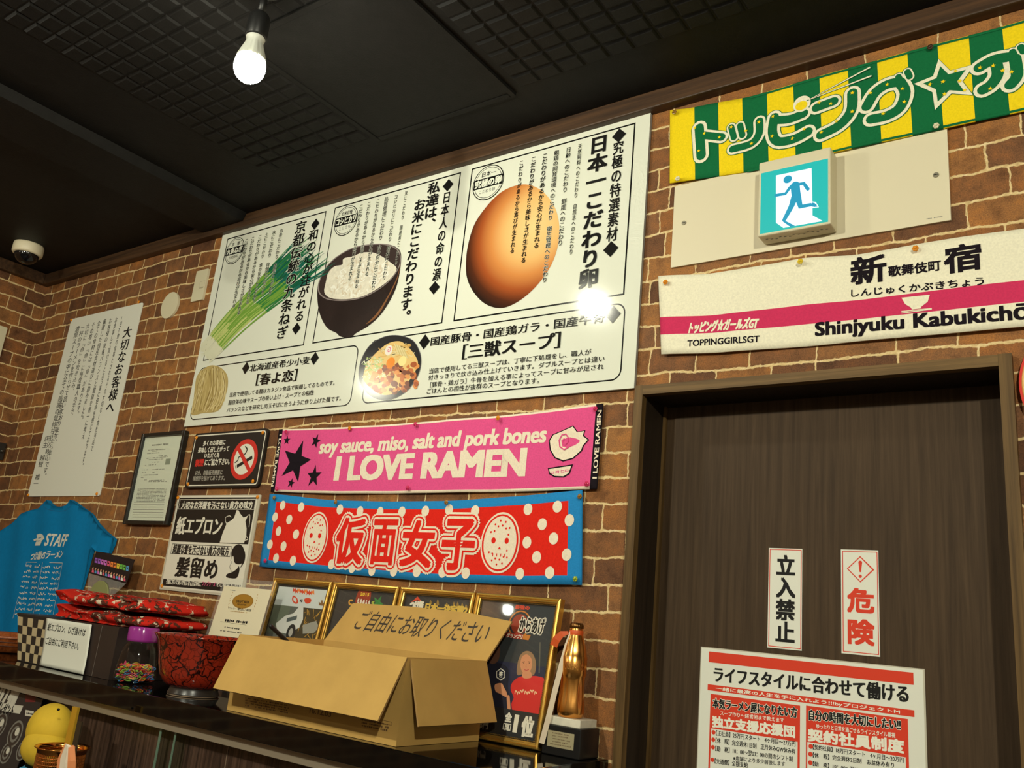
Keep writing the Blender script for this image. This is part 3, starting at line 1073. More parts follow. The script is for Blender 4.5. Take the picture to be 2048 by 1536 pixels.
# egg panel
cE = at(B(1120, 850), Y=-0.0109); eL = at(B(640, 1180), Y=-0.0109)
egg = egg_print_material(cE, (eL - cE).length * 1.03)
s.poly([(629, 1160), (640, 1010), (690, 840), (785, 700), (890, 600), (1000, 552), (1100, 550), (1200, 605), (1280, 715), (1312, 850), (1300, 1000), (1250, 1140), (1160, 1270), (1050, 1375), (940, 1437), (850, 1447), (760, 1412), (690, 1340), (645, 1255)], egg, 2, 6)
s.vtext('究極の特選素材', (1708, 238), (1738, 958), PK, TL, BR)
s.diamond((1750, 188), 0.020, 0.020, PK, TL); s.diamond((1690, 1018), 0.021, 0.021, PK, TL)
s.vtext('日本一こだわり卵', (1535, 208), (1598, 1295), PK, TL, (0.04, 0.025))
W_ = 34
small_cols([('天然飼料へのこだわり　自然水へのこだわり', (1470, 252), (1396, 1058), W_), ('日齢へのこだわり　鮮度へのこだわり', (1381, 278), (1322, 992), W_), ('親鶏の飼育環境へのこだわり　衛生管理へのこだわり', (1293, 302), (1208, 1262), W_)])
for t, p0, p1 in ((KD[0], (1208, 322), (1148, 1012)), (KD[1], (1126, 345), (1052, 1120)), (KD[2], (1040, 372), (968, 1050))):
    s.vtext(t, (p0[0] - W_ / 2, p0[1]), (p1[0] + W_ / 2, p1[1]), PK, TL, (0.02, 0.01))
seal((793, 532), 0.054, '日本一', '究極の卵', 'こだわり卵')
# noodle panel
s.cv = A
s.diamond((424, 1140), 0.019, 0.021, PK, TL); s.diamond((864, 1078), 0.019, 0.021, PK, TL)
s.text('北海道産希少小麦', (446, 1165), (837, 1063), PK, TL, HB)
s.text('［春よ恋］', (487, 1253), (757, 1145), PK, TL, (0.05, 0.01))
for t, q0, q1, q2 in (('当店で使用してる麺はカネジン食品で製麺してるものです。', (318, 1327), (990, 1250), (322, 1298)), ('麺自体の味やスープの吸い上げ・スープとの相性', (309, 1378), (857, 1312), (313, 1347)), ('バランスなどを研究し肉玉そばに合うように作り上げた麺です。', (300, 1425), (1030, 1350), (303, 1395))):
    s.text3(t, q0, q1, q2, PK, TL, (0.012, 0))
ndl = [mat('noodle_a', S(206, 186, 128), 0.2), mat('noodle_b', S(186, 164, 106), 0.2), mat('noodle_c', S(222, 206, 156), 0.2), mat('noodle_d', S(150, 128, 78), 0.2)]
s.poly([(110, 1190), (160, 1140), (210, 1122), (268, 1142), (304, 1190), (306, 1260), (288, 1330), (262, 1395), (222, 1422), (150, 1428), (92, 1442), (70, 1428), (84, 1380), (94, 1280)], ndl[1], 2, 4)
rnd = random.Random(8)
for k in range(70):
    f = rnd.random()
    x0 = 140 + 140 * f
    p = [(x0 + rnd.uniform(-15, 10), 1150 - 18 * math.sin(f * PI) + rnd.uniform(0, 25)), (115 + 180 * f + rnd.uniform(-12, 12), 1250 + rnd.uniform(-15, 15)),
         (95 + 185 * f + rnd.uniform(-14, 14), 1345), (80 + 165 * f + rnd.uniform(-12, 12), 1405 + rnd.uniform(-12, 22) - 10 * f)]
    s.stroke(p, 0.0034, ndl[k % 4], 2.3 + 0.01 * k, smooth=4)
# soup panel
s.cv = C
s.diamond((511, 355), 0.020, 0.022, PK, TL); s.diamond((1798, 168), 0.020, 0.022, PK, TL)
s.text('国産豚骨・国産鶏ガラ・国産牛骨', (551, 384), (1738, 152), PK, TL, HB)
s.text('［三獣スープ］', (768, 476), (1440, 286), PK, TL, (0.045, 0.008))
for t, q0, q1, q2 in (('当店で使用してる三獣スープは、丁寧に下処理をし、職人が', (541, 573), (1647, 443), (545, 537)), ('付きっきりで炊き込み仕上げていきます。ダブルスープとは違い', (535, 618), (1738, 488), (538, 582)),
                      ('［豚骨・鶏ガラ］牛骨を加える事によってスープに甘みが足され', (548, 667), (1733, 543), (551, 631)), ('ごはんとの相性が抜群のスープとなります。', (526, 712), (1292, 638), (529, 675))):
    s.text3(t, q0, q1, q2, PK, TL, (0.012, 0))
s.cv = A
bo = [(1144, 1190), (1160, 1090), (1215, 995), (1305, 940), (1400, 930), (1490, 960), (1535, 1030), (1546, 1110), (1520, 1200), (1460, 1280), (1385, 1330), (1310, 1346), (1232, 1325), (1172, 1270)]
s.poly(bo, mat('ramen_bowl_rim', S(96, 94, 98), 0.15), 4.2, 5)
s.poly([(1345 + (x - 1345) * .98, 1138 + (y - 1138) * .98) for x, y in bo], mat('ramen_bowl_print', S(44, 42, 44), 0.15), 4.4, 5)
s.poly([(1175, 1190), (1200, 1110), (1260, 1040), (1330, 985), (1395, 968), (1440, 985), (1500, 1050), (1525, 1115), (1490, 1190), (1440, 1255), (1380, 1300), (1300, 1312), (1230, 1275), (1182, 1225)], mat('soup_print', S(226, 190, 120), 0.2), 4.6, 4)
rnd = random.Random(11)
gr_ = [mat('leek_print_a', S(206, 216, 160), 0.2), mat('leek_print_b', S(168, 190, 104), 0.2), mat('leek_print_c', S(230, 232, 200), 0.2)]
for k in range(90):
    x, y = rnd.uniform(1182, 1312), rnd.uniform(1075, 1200)
    s.stroke([(x, y), (x + rnd.uniform(-18, 18), y + rnd.uniform(-16, 16)), (x + rnd.uniform(-28, 28), y + rnd.uniform(-10, 24))], 0.0022, gr_[k % 3], 4.8 + .006 * k, smooth=3)
mt_ = [mat('meat_a', S(196, 110, 50), 0.2), mat('meat_b', S(166, 84, 38), 0.2), mat('meat_c', S(222, 146, 74), 0.2), mat('meat_d', S(120, 58, 30), 0.2)]
for k in range(90):
    x, y = rnd.uniform(1215, 1515), rnd.uniform(1115, 1290)
    if (x - 1345) * 0.25 + y > 1316 or y < 1115 + (1330 - x) * .55:
        continue
    r_ = rnd.uniform(12, 24)
    s.poly([(x + r_ * rnd.uniform(.6, 1.2) * math.cos(2 * PI * i / 7), y + r_ * rnd.uniform(.6, 1.1) * math.sin(2 * PI * i / 7)) for i in range(7)], mt_[k % 4], 5 + .01 * k, 3)
for k in range(40):
    x, y = rnd.uniform(1290, 1470), rnd.uniform(985, 1060)
    s.stroke([(x, y), (x + rnd.uniform(-25, 25), y + rnd.uniform(-12, 12)), (x + rnd.uniform(-40, 40), y + rnd.uniform(-16, 16))], 0.0026, (ndl[2], mat('noodle_e', S(214, 170, 96), 0.2))[k % 2], 4.7 + .004 * k, smooth=3)
for k in range(8):
    s.stroke([(1375 + 8 * k, 985 + 4 * k), (1400 + 9 * k, 1050 + 4 * k)], 0.0032, (ndl[2], ndl[0])[k % 2], 5 + .02 * k)
s.disc((1350, 1108), 0.0165, mat('yolk_print', S(234, 140, 44), 0.15), 5.6)
s.disc((1426, 1096), 0.0150, mat('butter_print', S(240, 222, 150), 0.2), 5.6)
s.disc((1338, 1026), 0.0150, mat('fishcake_print', S(236, 226, 216), 0.2), 5.6)
cu = s.uv((1338, 1026))
s.stroke_uv([(cu[0] + 0.0010 * t * math.cos(t * 0.9), cu[1] + 0.0010 * t * math.sin(t * 0.9)) for t in range(1, 10)], 0.0022, mat('fishcake_pink', S(220, 90, 140), 0.2), 5.9)
s.cv = W0
s.done('menu_board', 'large glossy white board about onions, rice, egg and soup on the brick wall', 'poster')

# ------------------------------------------------------------------ handwritten letter
s = wall_sheet(H, -0.004)
a0, a1 = at((142.7, 638.5), Y=-0.004), at((199, 991.6), Y=-0.004)
s.slab_rect(a0.x + 1.5, a1.z - 1.5, a1.x + 1.5, a0.z - 1.5, 0.003, paper, r=0.008)
s.vtext('大切なお客様へ', (850, 322), (772, 912), ink, 1, (0.03, 0.01))
for t, x, y, y2 in (('1日3食の食事とされるその大切な1食を当店で', 842, 243, 1172), ('お食事して頂けると言う事に使命を感じております。', 800, 255, 1295), ('お客様の栄養バランスと健康を第一に考え', 760, 262, 1088), ('厳選した国産食材選びに励みました。', 719, 268, 980),
                    ('全ての食材には『命』があります。', 679, 280, 940), ('その尊い『命』に毎度職人の手で', 641, 290, 922), ('大切に『命』を吹き込み、', 603, 300, 780), ('一杯のラーメンを作らせて頂いております。', 566, 310, 1130),
                    ('濃厚スープの中に全ての感謝の気持ちを込めて', 530, 318, 1238)):
    w = 22
    x2 = x - (y2 - y) * 0.238
    s.vtext(t, (x - w / 2, y), (x2 + w / 2, y2), ink, 1, (0.012, 0.0))
s.vtext('心を感じて頂けたら幸いです。', (428 - 11, 810), (300 + 11, 1360), ink, 1, (0.012, 0))
s.vtext('店主　越智　雄一', (322 - 13, 1065), (244 + 13, 1412), ink, 1, (0.015, 0))
s.done('letter_poster', 'tall pale sheet of handwritten columns pinned above the blue shirt', 'poster')

# ------------------------------------------------------------------ no smoking sign
sg_black = mat('sign_black', S(30, 28, 27), 0.35)
sg_white = mat('sign_white', S(226, 222, 206), 0.4)
sg_red = mat('sign_red', S(206, 44, 36), 0.4)
sg_grey = mat('sign_grey', S(170, 166, 154), 0.4)
s = wall_sheet(G, -0.010)
a0, a1 = s.uv((611, 208)), s.uv((1108, 610))
s.slab_rect(a0[0] - 0.004, a1[1] - 0.005, a1[0] + 0.006, a0[1] + 0.007, 0.009, sg_black, r=0.014)
s.outline_uv(a0[0] + 0.002, a1[1] + 0.002, a1[0] - 0.001, a0[1] + 0.001, sg_white, 0.004, 1, 0.012)
s.text('多くのお客様に', (671, 292), (856, 238), sg_white, 1, (0.03, 0.02))
s.text('美味しく召し上がって', (629, 347), (885, 288), sg_white, 1, (0.03, 0.02))
s.text('いただく為', (681, 388), (808, 343), sg_white, 1, (0.03, 0.02))
s.text('禁煙', (604, 457), (682, 396), sg_red, 1, 0.04)
s.text('にご協力下さい。', (682, 450), (892, 388), sg_white, 1, (0.03, 0.02))
s.text('店外、自動販売機裏に', (604, 530), (833, 482), sg_grey, 1, (0.015, 0.01))
s.text('喫煙所を設けてあります。', (587, 574), (852, 527), sg_grey, 1, (0.015, 0.01))
cu = s.uv((1002, 398)); eR = s.uv((1113, 375))
R_ = abs(s.uv((1116, 372))[0] - cu[0]) * 0.98
s.disc_uv(cu, R_, sg_red, 1, n=48); s.disc_uv(cu, R_ * .76, sg_white, 2, n=48)
q = lambda x, y: (cu[0] + x * R_, cu[1] + y * R_)
s.stroke_uv([q(-.42, -.34), q(.62, .08)], R_ * .17, sg_black, 3, caps=False)
s.stroke_uv([q(-.52, -.375), q(-.47, -.355)], R_ * .17, sg_black, 3, caps=False)
s.stroke_uv(smooth_line([q(-.62, -.15), q(-.45, -.05), q(-.40, .12), q(-.2, .14)], 5), R_ * .06, sg_black, 3)
s.stroke_uv(smooth_line([q(-.05, .62), q(.12, .48), q(.05, .3), q(-.1, .2), q(-.3, .32)], 5), R_ * .07, sg_black, 3)
s.stroke_uv([q(-.60, .60), q(.62, -.60)], R_ * .22, sg_red, 4, caps=False)
s.done('no_smoking_sign', 'black rounded no smoking sign with a red crossed cigarette', 'sign')

# ------------------------------------------------------------------ paper apron notice
s = wall_sheet(G, -0.005)
a0, a1 = s.uv((472, 690)), s.uv((335, 1435)); a2 = s.uv((1135, 683))
lam = mat('laminate_edge', S(196, 190, 172), 0.15)
s.slab_rect(a0[0] - 0.002, a1[1] - 0.006, a2[0] + 0.002, a0[1], 0.004, lam, r=0.004)
u0, u1, v0, v1 = a0[0] + 0.006, a2[0] - 0.010, a1[1] + 0.001, a0[1] - 0.004
s.rect_uv(u0, v0, u1, v1, sg_white, 1)
vm = s.uv((415, 1060))[1]
s.rect_uv(u0 + 0.004, vm, u1 - 0.006, v1 - 0.004, sg_black, 2)
s.outline((488, 722), (1085, 806), sg_white, 0.0016, 3)
s.text('大切なお洋服を汚さない貴方の味方', (494, 797), (1080, 737), sg_white, 3, (0.035, 0.02))
s.text('紙エプロン', (447, 1003), (837, 868), sg_white, 3, (0.035, 0.02))
s.poly([(808, 1072), (830, 1000), (865, 915), (905, 890), (925, 870), (945, 810), (960, 812), (975, 840), (1000, 870), (1035, 855), (1015, 900), (1025, 960), (1022, 1020), (1003, 1078)], sg_white, 3)
s.stroke([(880, 930), (858, 910), (855, 870), (885, 855), (900, 865)], 0.0022, sg_white, 3, smooth=4)
s.stroke([(1020, 870), (1048, 845), (1052, 880), (1045, 945)], 0.0022, sg_white, 3, smooth=4)
s.stroke([(1005, 1055), (1035, 1045), (1025, 1025)], 0.0022, sg_white, 3, smooth=4)
s.outline((426, 1080), (890, 1188), sg_black, 0.0016, 3)
s.text('綺麗な髪を汚さない貴方の味方', (424, 1160), (888, 1106), sg_black, 3, (0.035, 0.02))
s.text('髪留め', (443, 1342), (803, 1207), sg_black, 3, (0.04, 0.025))
s.poly([(905, 1190), (902, 1150), (925, 1105), (960, 1085), (990, 1100), (1005, 1140), (1003, 1190), (985, 1240), (945, 1245), (925, 1225), (918, 1180)], sg_black, 3, 4)
s.poly([(992, 1115), (1008, 1140), (1014, 1180), (1005, 1230), (975, 1275), (990, 1230), (998, 1170)], sg_black, 3, 4)
s.poly([(862, 1352), (868, 1325), (910, 1310), (945, 1285), (962, 1262), (968, 1290), (955, 1340), (930, 1362)], sg_black, 3, 3)
s.stroke([(905, 1190), (895, 1215), (905, 1235), (888, 1265), (905, 1310)], 0.0012, sg_black, 3, smooth=4)
vb = s.uv((352, 1420))[1]; vt = s.uv((358, 1364))[1]
s.rect_uv(u0 + 0.004, vb, u1 - 0.006, vt, sg_black, 2)
s.text('衣服に付いた臭いが気になる方はWCに', (372, 1404), (664, 1383), sg_white, 3, (0.03, 0.02))
s.text('ファブリーズ', (666, 1418), (776, 1392), mat('sign_pink', S(206, 90, 130), 0.4), 3, (0.035, 0.02))
s.text('をご利用下さい。', (778, 1428), (985, 1398), sg_white, 3, (0.03, 0.02))
s.done('apron_notice', 'black and white notice with an apron and a ponytailed head on brick', 'sign')

# ------------------------------------------------------------------ black framed licence
s = wall_sheet(G, -0.016)
a0, a1 = s.uv((183, 193)), s.uv((378, 930))
fr = empty('framed_licence', at(G(216, 920), Y=-0.01), 'narrow black frame with a printed licence on the brick wall', 'picture frame')
fw = 0.013
blk_frame = mat('frame_black', S(30, 30, 28), 0.3)
b = MB()
ux = lambda u: u - 1.5
vz = lambda v: v + 1.5
x0, x1, z0, z1 = ux(a0[0]), ux(a1[0]), vz(a1[1]), vz(a0[1])
for lo, hi in (((x0, z0), (x0 + fw, z1)), ((x1 - fw, z0), (x1, z1)), ((x0 + fw, z0), (x1 - fw, z0 + fw)), ((x0 + fw, z1 - fw), (x1 - fw, z1))):
    b.box((lo[0], -0.020, lo[1]), (hi[0], -0.001, hi[1]), blk_frame)
b.build('frame_moulding', fr, ((x0 + x1) / 2, -0.01, z0), bevel=0.002)
s = wall_sheet(G, -0.010)
s.slab_rect(x0 + 1.5 + fw, z0 - 1.5 + fw, x1 + 1.5 - fw, z1 - 1.5 - fw, 0.004, mat('licence_paper', S(214, 220, 200), 0.5))
lines = [(260, 285, 390, 275), (228, 325, 365, 318), (260, 335, 300, 332), (220, 352, 315, 345), (305, 372, 385, 365), (215, 392, 385, 378), (225, 403, 350, 396), (255, 425, 315, 420), (195, 447, 290, 442), (180, 485, 225, 483), (265, 480, 355, 477),
         (178, 508, 212, 506), (262, 505, 295, 503), (175, 528, 305, 522), (170, 548, 190, 547), (178, 567, 215, 565), (235, 570, 360, 566), (232, 580, 375, 578)]
for k, (x, y, x2, y2) in enumerate(lines):
    s.scribble((x, y), (x2, y2), ink_grey, 0.0030 if k else 0.006, 1, 0.2, k)
for k in range(10):
    s.scribble((143 - k * 1.5, 640 + k * 11), (378 - k * 2, 634 + k * 11), ink_grey, 0.0028, 1, 0.1, 40 + k)
for k in range(7):
    y = 745 + 20 * k
    a_, c_ = s.uv((112 - k * 2, y)), s.uv((360 - k * 2, y))
    s.rect_uv(a_[0], a_[1] - 0.0006, c_[0], a_[1] + 0.0006, ink_grey, 1)
s.rect((372, 395), (402, 440), mat('stamp_grey', S(140, 150, 132), 0.5))
s.done('licence_sheet', parent=fr)
b = MB(); b.box((x0 + fw * .8, -0.0135, z0 + fw * .8), (x1 - fw * .8, -0.0125, z1 - fw * .8), clear_mat('clear_glass'))
b.build('glass_pane', fr, ((x0 + x1) / 2, -0.013, z0))

# ------------------------------------------------------------------ towels
terry = dict(rough=0.95, spec=0.1)


def tmat(n, c):
    return mat('terry_' + n, c, 0.95, spec=0.1, vary=0.07, vscale=260, bump=0.2, bscale=900)


t_pink, t_wht, t_blk, t_red, t_blue = tmat('pink', S(224, 84, 142)), tmat('white', S(236, 222, 200)), tmat('black', S(30, 24, 30)), tmat('red', S(222, 42, 30)), tmat('blue', S(40, 132, 196))
t_grn, t_yel, t_crm, t_mag = tmat('green', S(22, 104, 62)), tmat('yellow', S(240, 210, 30)), tmat('cream', S(236, 230, 206)), tmat('magenta', S(204, 54, 96))


def wave(a, k, ph, v0=0.0):
    return lambda u, v: a * (math.sin(u * k + ph) + 0.5 * math.sin(u * k * 2.3 + v * 9 + ph)) + a


s = wall_sheet(F, -0.008, dl=0.0005, warp=wave(0.0022, 16, 0.4), lift=0.0004)
s.cloth([(112, 225), (512, 212), (886, 186), (1356, 148), (1700, 112), (1955, 78)], [(62, 580), (450, 590), (840, 588), (1400, 580), (1920, 565)], [0, 0.016, 0.984, 1], [0, 0.025, 0.965, 1],
        lambda i, j: t_blk if i != 1 else (t_pink if j < 2 and j > 0 else t_wht))
for c, r_, ro in (((205, 408), 0.066, .25), ((312, 492), 0.034, 0), ((322, 292), 0.022, .3), ((156, 287), 0.015, 0), ((178, 530), 0.016, .2)):
    s.star(c, r_, t_blk, 1, ro, 0.40)
s.text3('soy sauce, miso, salt and pork bones', (336, 388), (1628, 326), (347, 288), t_wht, 1, (0.045, 0.025), shear=0.10)
s.text3('I LOVE RAMEN', (432, 513), (1500, 487), (442, 384), t_wht, 1, (0.085, 0.045))
# plain bowl with rising steam and a pink swirl, in the place of the small drawn figure
s.poly([(1645, 290), (1668, 255), (1720, 235), (1790, 205), (1815, 240), (1858, 232), (1850, 262), (1880, 285), (1850, 320), (1840, 350), (1790, 395), (1730, 410), (1680, 390), (1652, 345)], t_blk, 1)
s.poly([(1762 + (x - 1762) * .93, 305 + (y - 305) * .93) for x, y in [(1645, 290), (1668, 255), (1720, 235), (1790, 205), (1815, 240), (1858, 232), (1850, 262), (1880, 285), (1850, 320), (1840, 350), (1790, 395), (1730, 410), (1680, 390), (1652, 345)]], t_wht, 2)
cu = s.uv((1740, 290))
s.stroke_uv([(cu[0] + 0.0014 * t * math.cos(t * 0.85), cu[1] + 0.0017 * t * math.sin(t * 0.85)) for t in range(2, 15)], 0.0032, t_pink, 3)
s.poly([(1640, 445), (1790, 425), (1770, 480), (1735, 500), (1680, 498), (1648, 480)], t_blk, 1)
s.poly([(1648, 452), (1780, 434), (1763, 476), (1732, 493), (1682, 490), (1655, 474)], t_wht, 2)
for x in (1670, 1700, 1730, 1755):
    s.outline((x - 11, 462 - (x - 1700) * .12), (x + 8, 475 - (x - 1700) * .12), t_pink, 0.0014, 3)
for p0, p1, up in (((118, 255), (78, 548), 0), ((1938, 118), (1908, 505), 1)):
    a_, c_ = s.uv(p0), s.uv(p1)
    t = 'I LOVE RAMEN'
    v, tr_, bb = glyphs(t)
    L_ = abs(a_[1] - c_[1]); k = L_ / (bb[2] - bb[0]); h_ = 0.011 / (bb[3] - bb[1])
    ucx = (a_[0] + c_[0]) / 2
    for o_ in (-0.0006, 0.0006):
        if up:
            pts = [(ucx + 0.0055 - (y - bb[1]) * h_, min(a_[1], c_[1]) + (x - bb[0]) * k + o_) for x, y in v]
        else:
            pts = [(ucx - 0.0055 + (y - bb[1]) * h_, max(a_[1], c_[1]) - (x - bb[0]) * k + o_) for x, y in v]
        s.tris(pts, tr_, t_wht, 1)
s.done('ramen_towel', 'pink towel with black stars and white I LOVE RAMEN lettering', 'towel', 'souvenir towels on the brick wall')

s = wall_sheet(F, -0.008, dl=0.0005, warp=wave(0.0020, 13, 2.0), lift=0.0004)
s.cloth([(58, 592), (433, 628), (760, 636), (1062, 632), (1450, 606), (1838, 572)], [(0, 1005), (400, 1040), (900, 1085), (1400, 1105), (1833, 1110)], [0, 0.034, 0.966, 1], [0, 0.105, 0.905, 1],
        lambda i, j: t_red if (i == 1 and j == 1) else t_blue)
rd = 0.0125
for x, y in ((137, 658), (240, 668), (457, 680), (570, 690), (688, 695), (815, 695), (945, 690), (1080, 682), (1225, 688), (1530, 680), (1697, 665), (175, 738), (92, 724), (113, 804), (212, 822), (62, 880), (142, 890), (98, 958), (195, 972),
             (408, 992), (527, 1012), (640, 1028), (768, 1032), (898, 1034), (1040, 1036), (1173, 1042), (1482, 1046), (1655, 1040), (1612, 765), (1765, 742), (1524, 868), (1676, 846), (1580, 952), (1750, 938)):
    s.disc((x, y), rd, t_wht, 1, ry=rd * 1.1, n=20)
for ch, a_, c_ in (('仮', (424, 980), (612, 735)), ('面', (630, 985), (795, 745)), ('女', (805, 1000), (1005, 752)), ('子', (1030, 1015), (1235, 742))):
    s.text(ch, a_, c_, t_wht, 2, ring=0.17)
    s.text(ch, a_, c_, t_red, 3, ring=0.125)
    s.text(ch, a_, c_, t_wht, 4, ring=0.085)
    s.text(ch, a_, c_, t_red, 5, 0.030)
for (x, y), rx, ry in (((318, 838), 0.050, 0.071), ((1368, 868), 0.058, 0.072)):
    cu = s.uv((x, y))
    s.disc_uv(cu, rx, t_wht, 2, ry=ry, n=40); s.disc_uv(cu, rx * .93, t_red, 2.6, ry=ry * .93, n=40); s.disc_uv(cu, rx * .84, t_wht, 3.4, ry=ry * .87, n=40)
    for sx in (-1, 1):
        s.disc_uv((cu[0] + sx * rx * .34, cu[1] + ry * .06), 0.0065, t_red, 4.2, ry=0.0072, n=16)
    for k in range(26):
        a = 2 * PI * k / 26
        rr = 0.72 if k % 2 else 0.56
        if abs(math.sin(a)) > 0.3:
            s.disc_uv((cu[0] + rx * rr * .8 * math.cos(a), cu[1] + ry * rr * math.sin(a)), 0.0026, t_red, 4.2, n=8)
    s.poly_uv([(cu[0] - .005, cu[1] - ry * .22), (cu[0] + .005, cu[1] - ry * .22), (cu[0], cu[1] - ry * .13)], t_red, 4.2)
    for sx in (-.3, -.1, .1, .3):
        s.rect_uv(cu[0] + rx * sx - .0012, cu[1] - ry * .46, cu[0] + rx * sx + .0012, cu[1] - ry * .36, t_red, 4.2)
s.done('idol_towel', 'red polka dot towel with white masks and a blue border', 'towel', 'souvenir towels on the brick wall')

s = wall_sheet(D, -0.009, dl=0.0005, warp=wave(0.0018, 12, 1.0), lift=0.0004)
ul = [s.uv((112, 425))[0]] + [s.uv((x, y))[0] for x, y in ((245, 405), (375, 390), (505, 365), (640, 332), (785, 295), (930, 260), (1085, 212), (1245, 165), (1410, 122), (1575, 78), (1745, 35))]
pit = (ul[-1] - ul[1]) / 10
while len(ul) < 19:
    ul.append(ul[-1] + pit)
vt_, vb_ = 2.671 - 1.5, 2.472 - 1.5
s.rawuv = True
fr_ = [(u - ul[0]) / (ul[-1] - ul[0]) for u in ul]
s.cloth([(ul[0], vt_ + 0.022), (ul[0] + 0.06, vt_ + 0.012), (ul[0] + 0.2, vt_), (ul[-1], vt_)], [(ul[0] + 0.010, vb_ + 0.020), (ul[0] + 0.25, vb_ + 0.002), (ul[-1], vb_)], fr_, [0, 1],
        lambda i, j: t_grn if i % 2 else t_yel)
s.rawuv = False
for vv in (vt_, vb_ + 0.002):
    s.stroke_uv([(ul[0] + 0.2 + k * 0.02, vv + (-.004 if vv == vt_ else .003)) for k in range(int((ul[-1] - ul[0] - .2) / .02))], 0.005, t_grn, 1, caps=False)
letters = [[(272, 540), (282, 690)], [(285, 578), (395, 590)], [(447, 535), (462, 592)], [(495, 525), (508, 580)], [(600, 500), (598, 570), (555, 625), (455, 655)],
           [(682, 480), (672, 560), (700, 612), (790, 600), (868, 562)], [(700, 495), (770, 490), (845, 462)], [(915, 432), (1010, 398)], [(940, 580), (1040, 530), (1105, 450), (1112, 352)],
           [(1190, 425), (1235, 350), (1300, 305), (1370, 290)], [(1372, 292), (1400, 350), (1370, 430), (1300, 475), (1215, 495)], [(1362, 262), (1372, 282)], [(1412, 235), (1424, 262)],
           [(1805, 208), (1880, 165), (1960, 150)], [(1890, 165), (1905, 240), (1870, 300), (1825, 330)], [(2000, 160), (2010, 250), (1975, 300)], [(1985, 120), (1995, 140)], [(2030, 95), (2045, 120)],
           [(2110, 120), (2230, 90)], [(2300, 60), (2290, 190)], [(2360, 50), (2380, 180), (2440, 130)]]
wds = [.042, .034, .026, .026, .032, .038, .036, .036, .038] + [.038] * 2 + [.022] * 2 + [.038] * 3 + [.022] * 2 + [.036] * 3
for pl, w in zip(letters, wds):
    s.stroke(pl, w, t_grn, 1, smooth=4)
for pl, w in zip(letters, wds):
    s.stroke(pl, w - 0.0035, t_crm, 2, smooth=4)
sp = [(1582, 165), (1645, 228), (1780, 190), (1712, 285), (1770, 360), (1652, 352), (1562, 442), (1548, 345), (1448, 300), (1552, 258)]
spc = (1615, 295)
s.poly([(spc[0] + (x - spc[0]) * 1.04, spc[1] + (y - spc[1]) * 1.04) for x, y in sp], t_grn, 1); s.poly(sp, t_crm, 2)
s.poly([(spc[0] + (x - spc[0]) * .70, spc[1] + (y - spc[1]) * .70) for x, y in sp], t_grn, 3)
for pl, w in zip(letters, wds):
    s.stroke(pl, w * 0.56, t_grn, 3, smooth=4)
cu = s.uv((835, 410)); s.disc_uv(cu, 0.0195, t_crm, 3.5); s.disc_uv(s.uv((832, 420)), 0.0135, t_yel, 4, ry=0.011)
for x2, y2 in ((1215, 208), (1222, 255)):
    s.stroke([(860, 395), (x2, y2)], [0.002, 0.006], t_grn, 4, caps=False); s.stroke([(870, 391), (x2 - 6, y2 + 3)], [0.001, 0.0035], t_crm, 4.6, caps=False)
for x, y in ((248, 540), (270, 665), (300, 570), (383, 592), (448, 535), (527, 555), (598, 508), (558, 625), (675, 475), (670, 585), (782, 598), (848, 548), (930, 405), (995, 412), (1112, 352), (1112, 455), (1026, 508), (942, 568), (1210, 352), (1302, 305), (1385, 328),
             (1395, 400), (1280, 465), (1535, 305), (1607, 290), (1675, 230), (1698, 285), (1615, 358), (1725, 335), (1808, 210), (1880, 198), (1932, 225), (1865, 325), (1980, 232)):
    s.star((x, y), 0.0048, t_yel, 5, 0.2)
s.done('striped_towel', 'green and yellow striped towel with rounded lettering and a star', 'towel', 'souvenir towels on the brick wall')

s = wall_sheet(E_, -0.008, dl=0.0005, warp=wave(0.0026, 11, 0.2), lift=0.0004)
s.rawuv = True
q0 = s.uv((75, 360)); q1 = s.uv((75, 785)); qb = s.uv((65, 595)); qc = s.uv((65, 685))
uR = q0[0] + 1.1
g0, g1 = (q0[1] - qb[1]) / (q0[1] - q1[1]), (q0[1] - qc[1]) / (q0[1] - q1[1])
vA, vB = s.uv((1000, 245)), s.uv((1000, 725))
s.cloth([(q0[0], q0[1]), (q0[0] + 0.13, q0[1] - 0.016), (s.uv((840, 262))[0], s.uv((840, 262))[1]), (s.uv((1150, 240))[0], s.uv((1150, 238))[1] - .002), s.uv((1462, 190)), s.uv((2040, 105)), (uR, s.uv((2040, 105))[1])],
        [(q1[0] + 0.008, q1[1]), (q1[0] + 0.15, q1[1] - 0.010), vB, s.uv((2040, 635)), (uR, s.uv((2040, 635))[1])], [0, 0.015, 1], [0, 0.535, 0.755, 1], lambda i, j: t_mag if j == 1 else t_crm)
s.rawuv = False
s.text('新', (1118, 408), (1300, 240), t_blk, 1, 0.035)
s.text3('歌舞伎町', (1318, 364), (1602, 331), (1322, 308), t_blk, 1, 0.03)
s.text('宿', (1625, 350), (1812, 182), t_blk, 1, 0.035)
s.text3('しんじゅくかぶきちょう', (1117, 474), (1835, 412), (1120, 434), t_blk, 1, 0.025)
s.text3('Shinjyuku Kabukichō', (922, 702), (2080, 618), (928, 606), t_blk, 1, (0.045, 0.025))
s.text3('TOPPINGGIRLSGT', (234, 741), (620, 715), (236, 708), t_blk, 1, (0.035, 0.025))
s.text3('トッピング☆ガールズGT', (240, 670), (618, 640), (244, 612), t_crm, 1, 0.04, shear=0.2)
s.poly([(1388, 478), (1542, 462), (1530, 500), (1497, 525), (1492, 536), (1445, 541), (1438, 530), (1408, 512)], t_crm, 1)
for k in (0, 1):
    s.stroke([(1388, 552 + 9 * k), (1552, 536 + 4 * k)], 0.0018, t_crm, 1, caps=False)
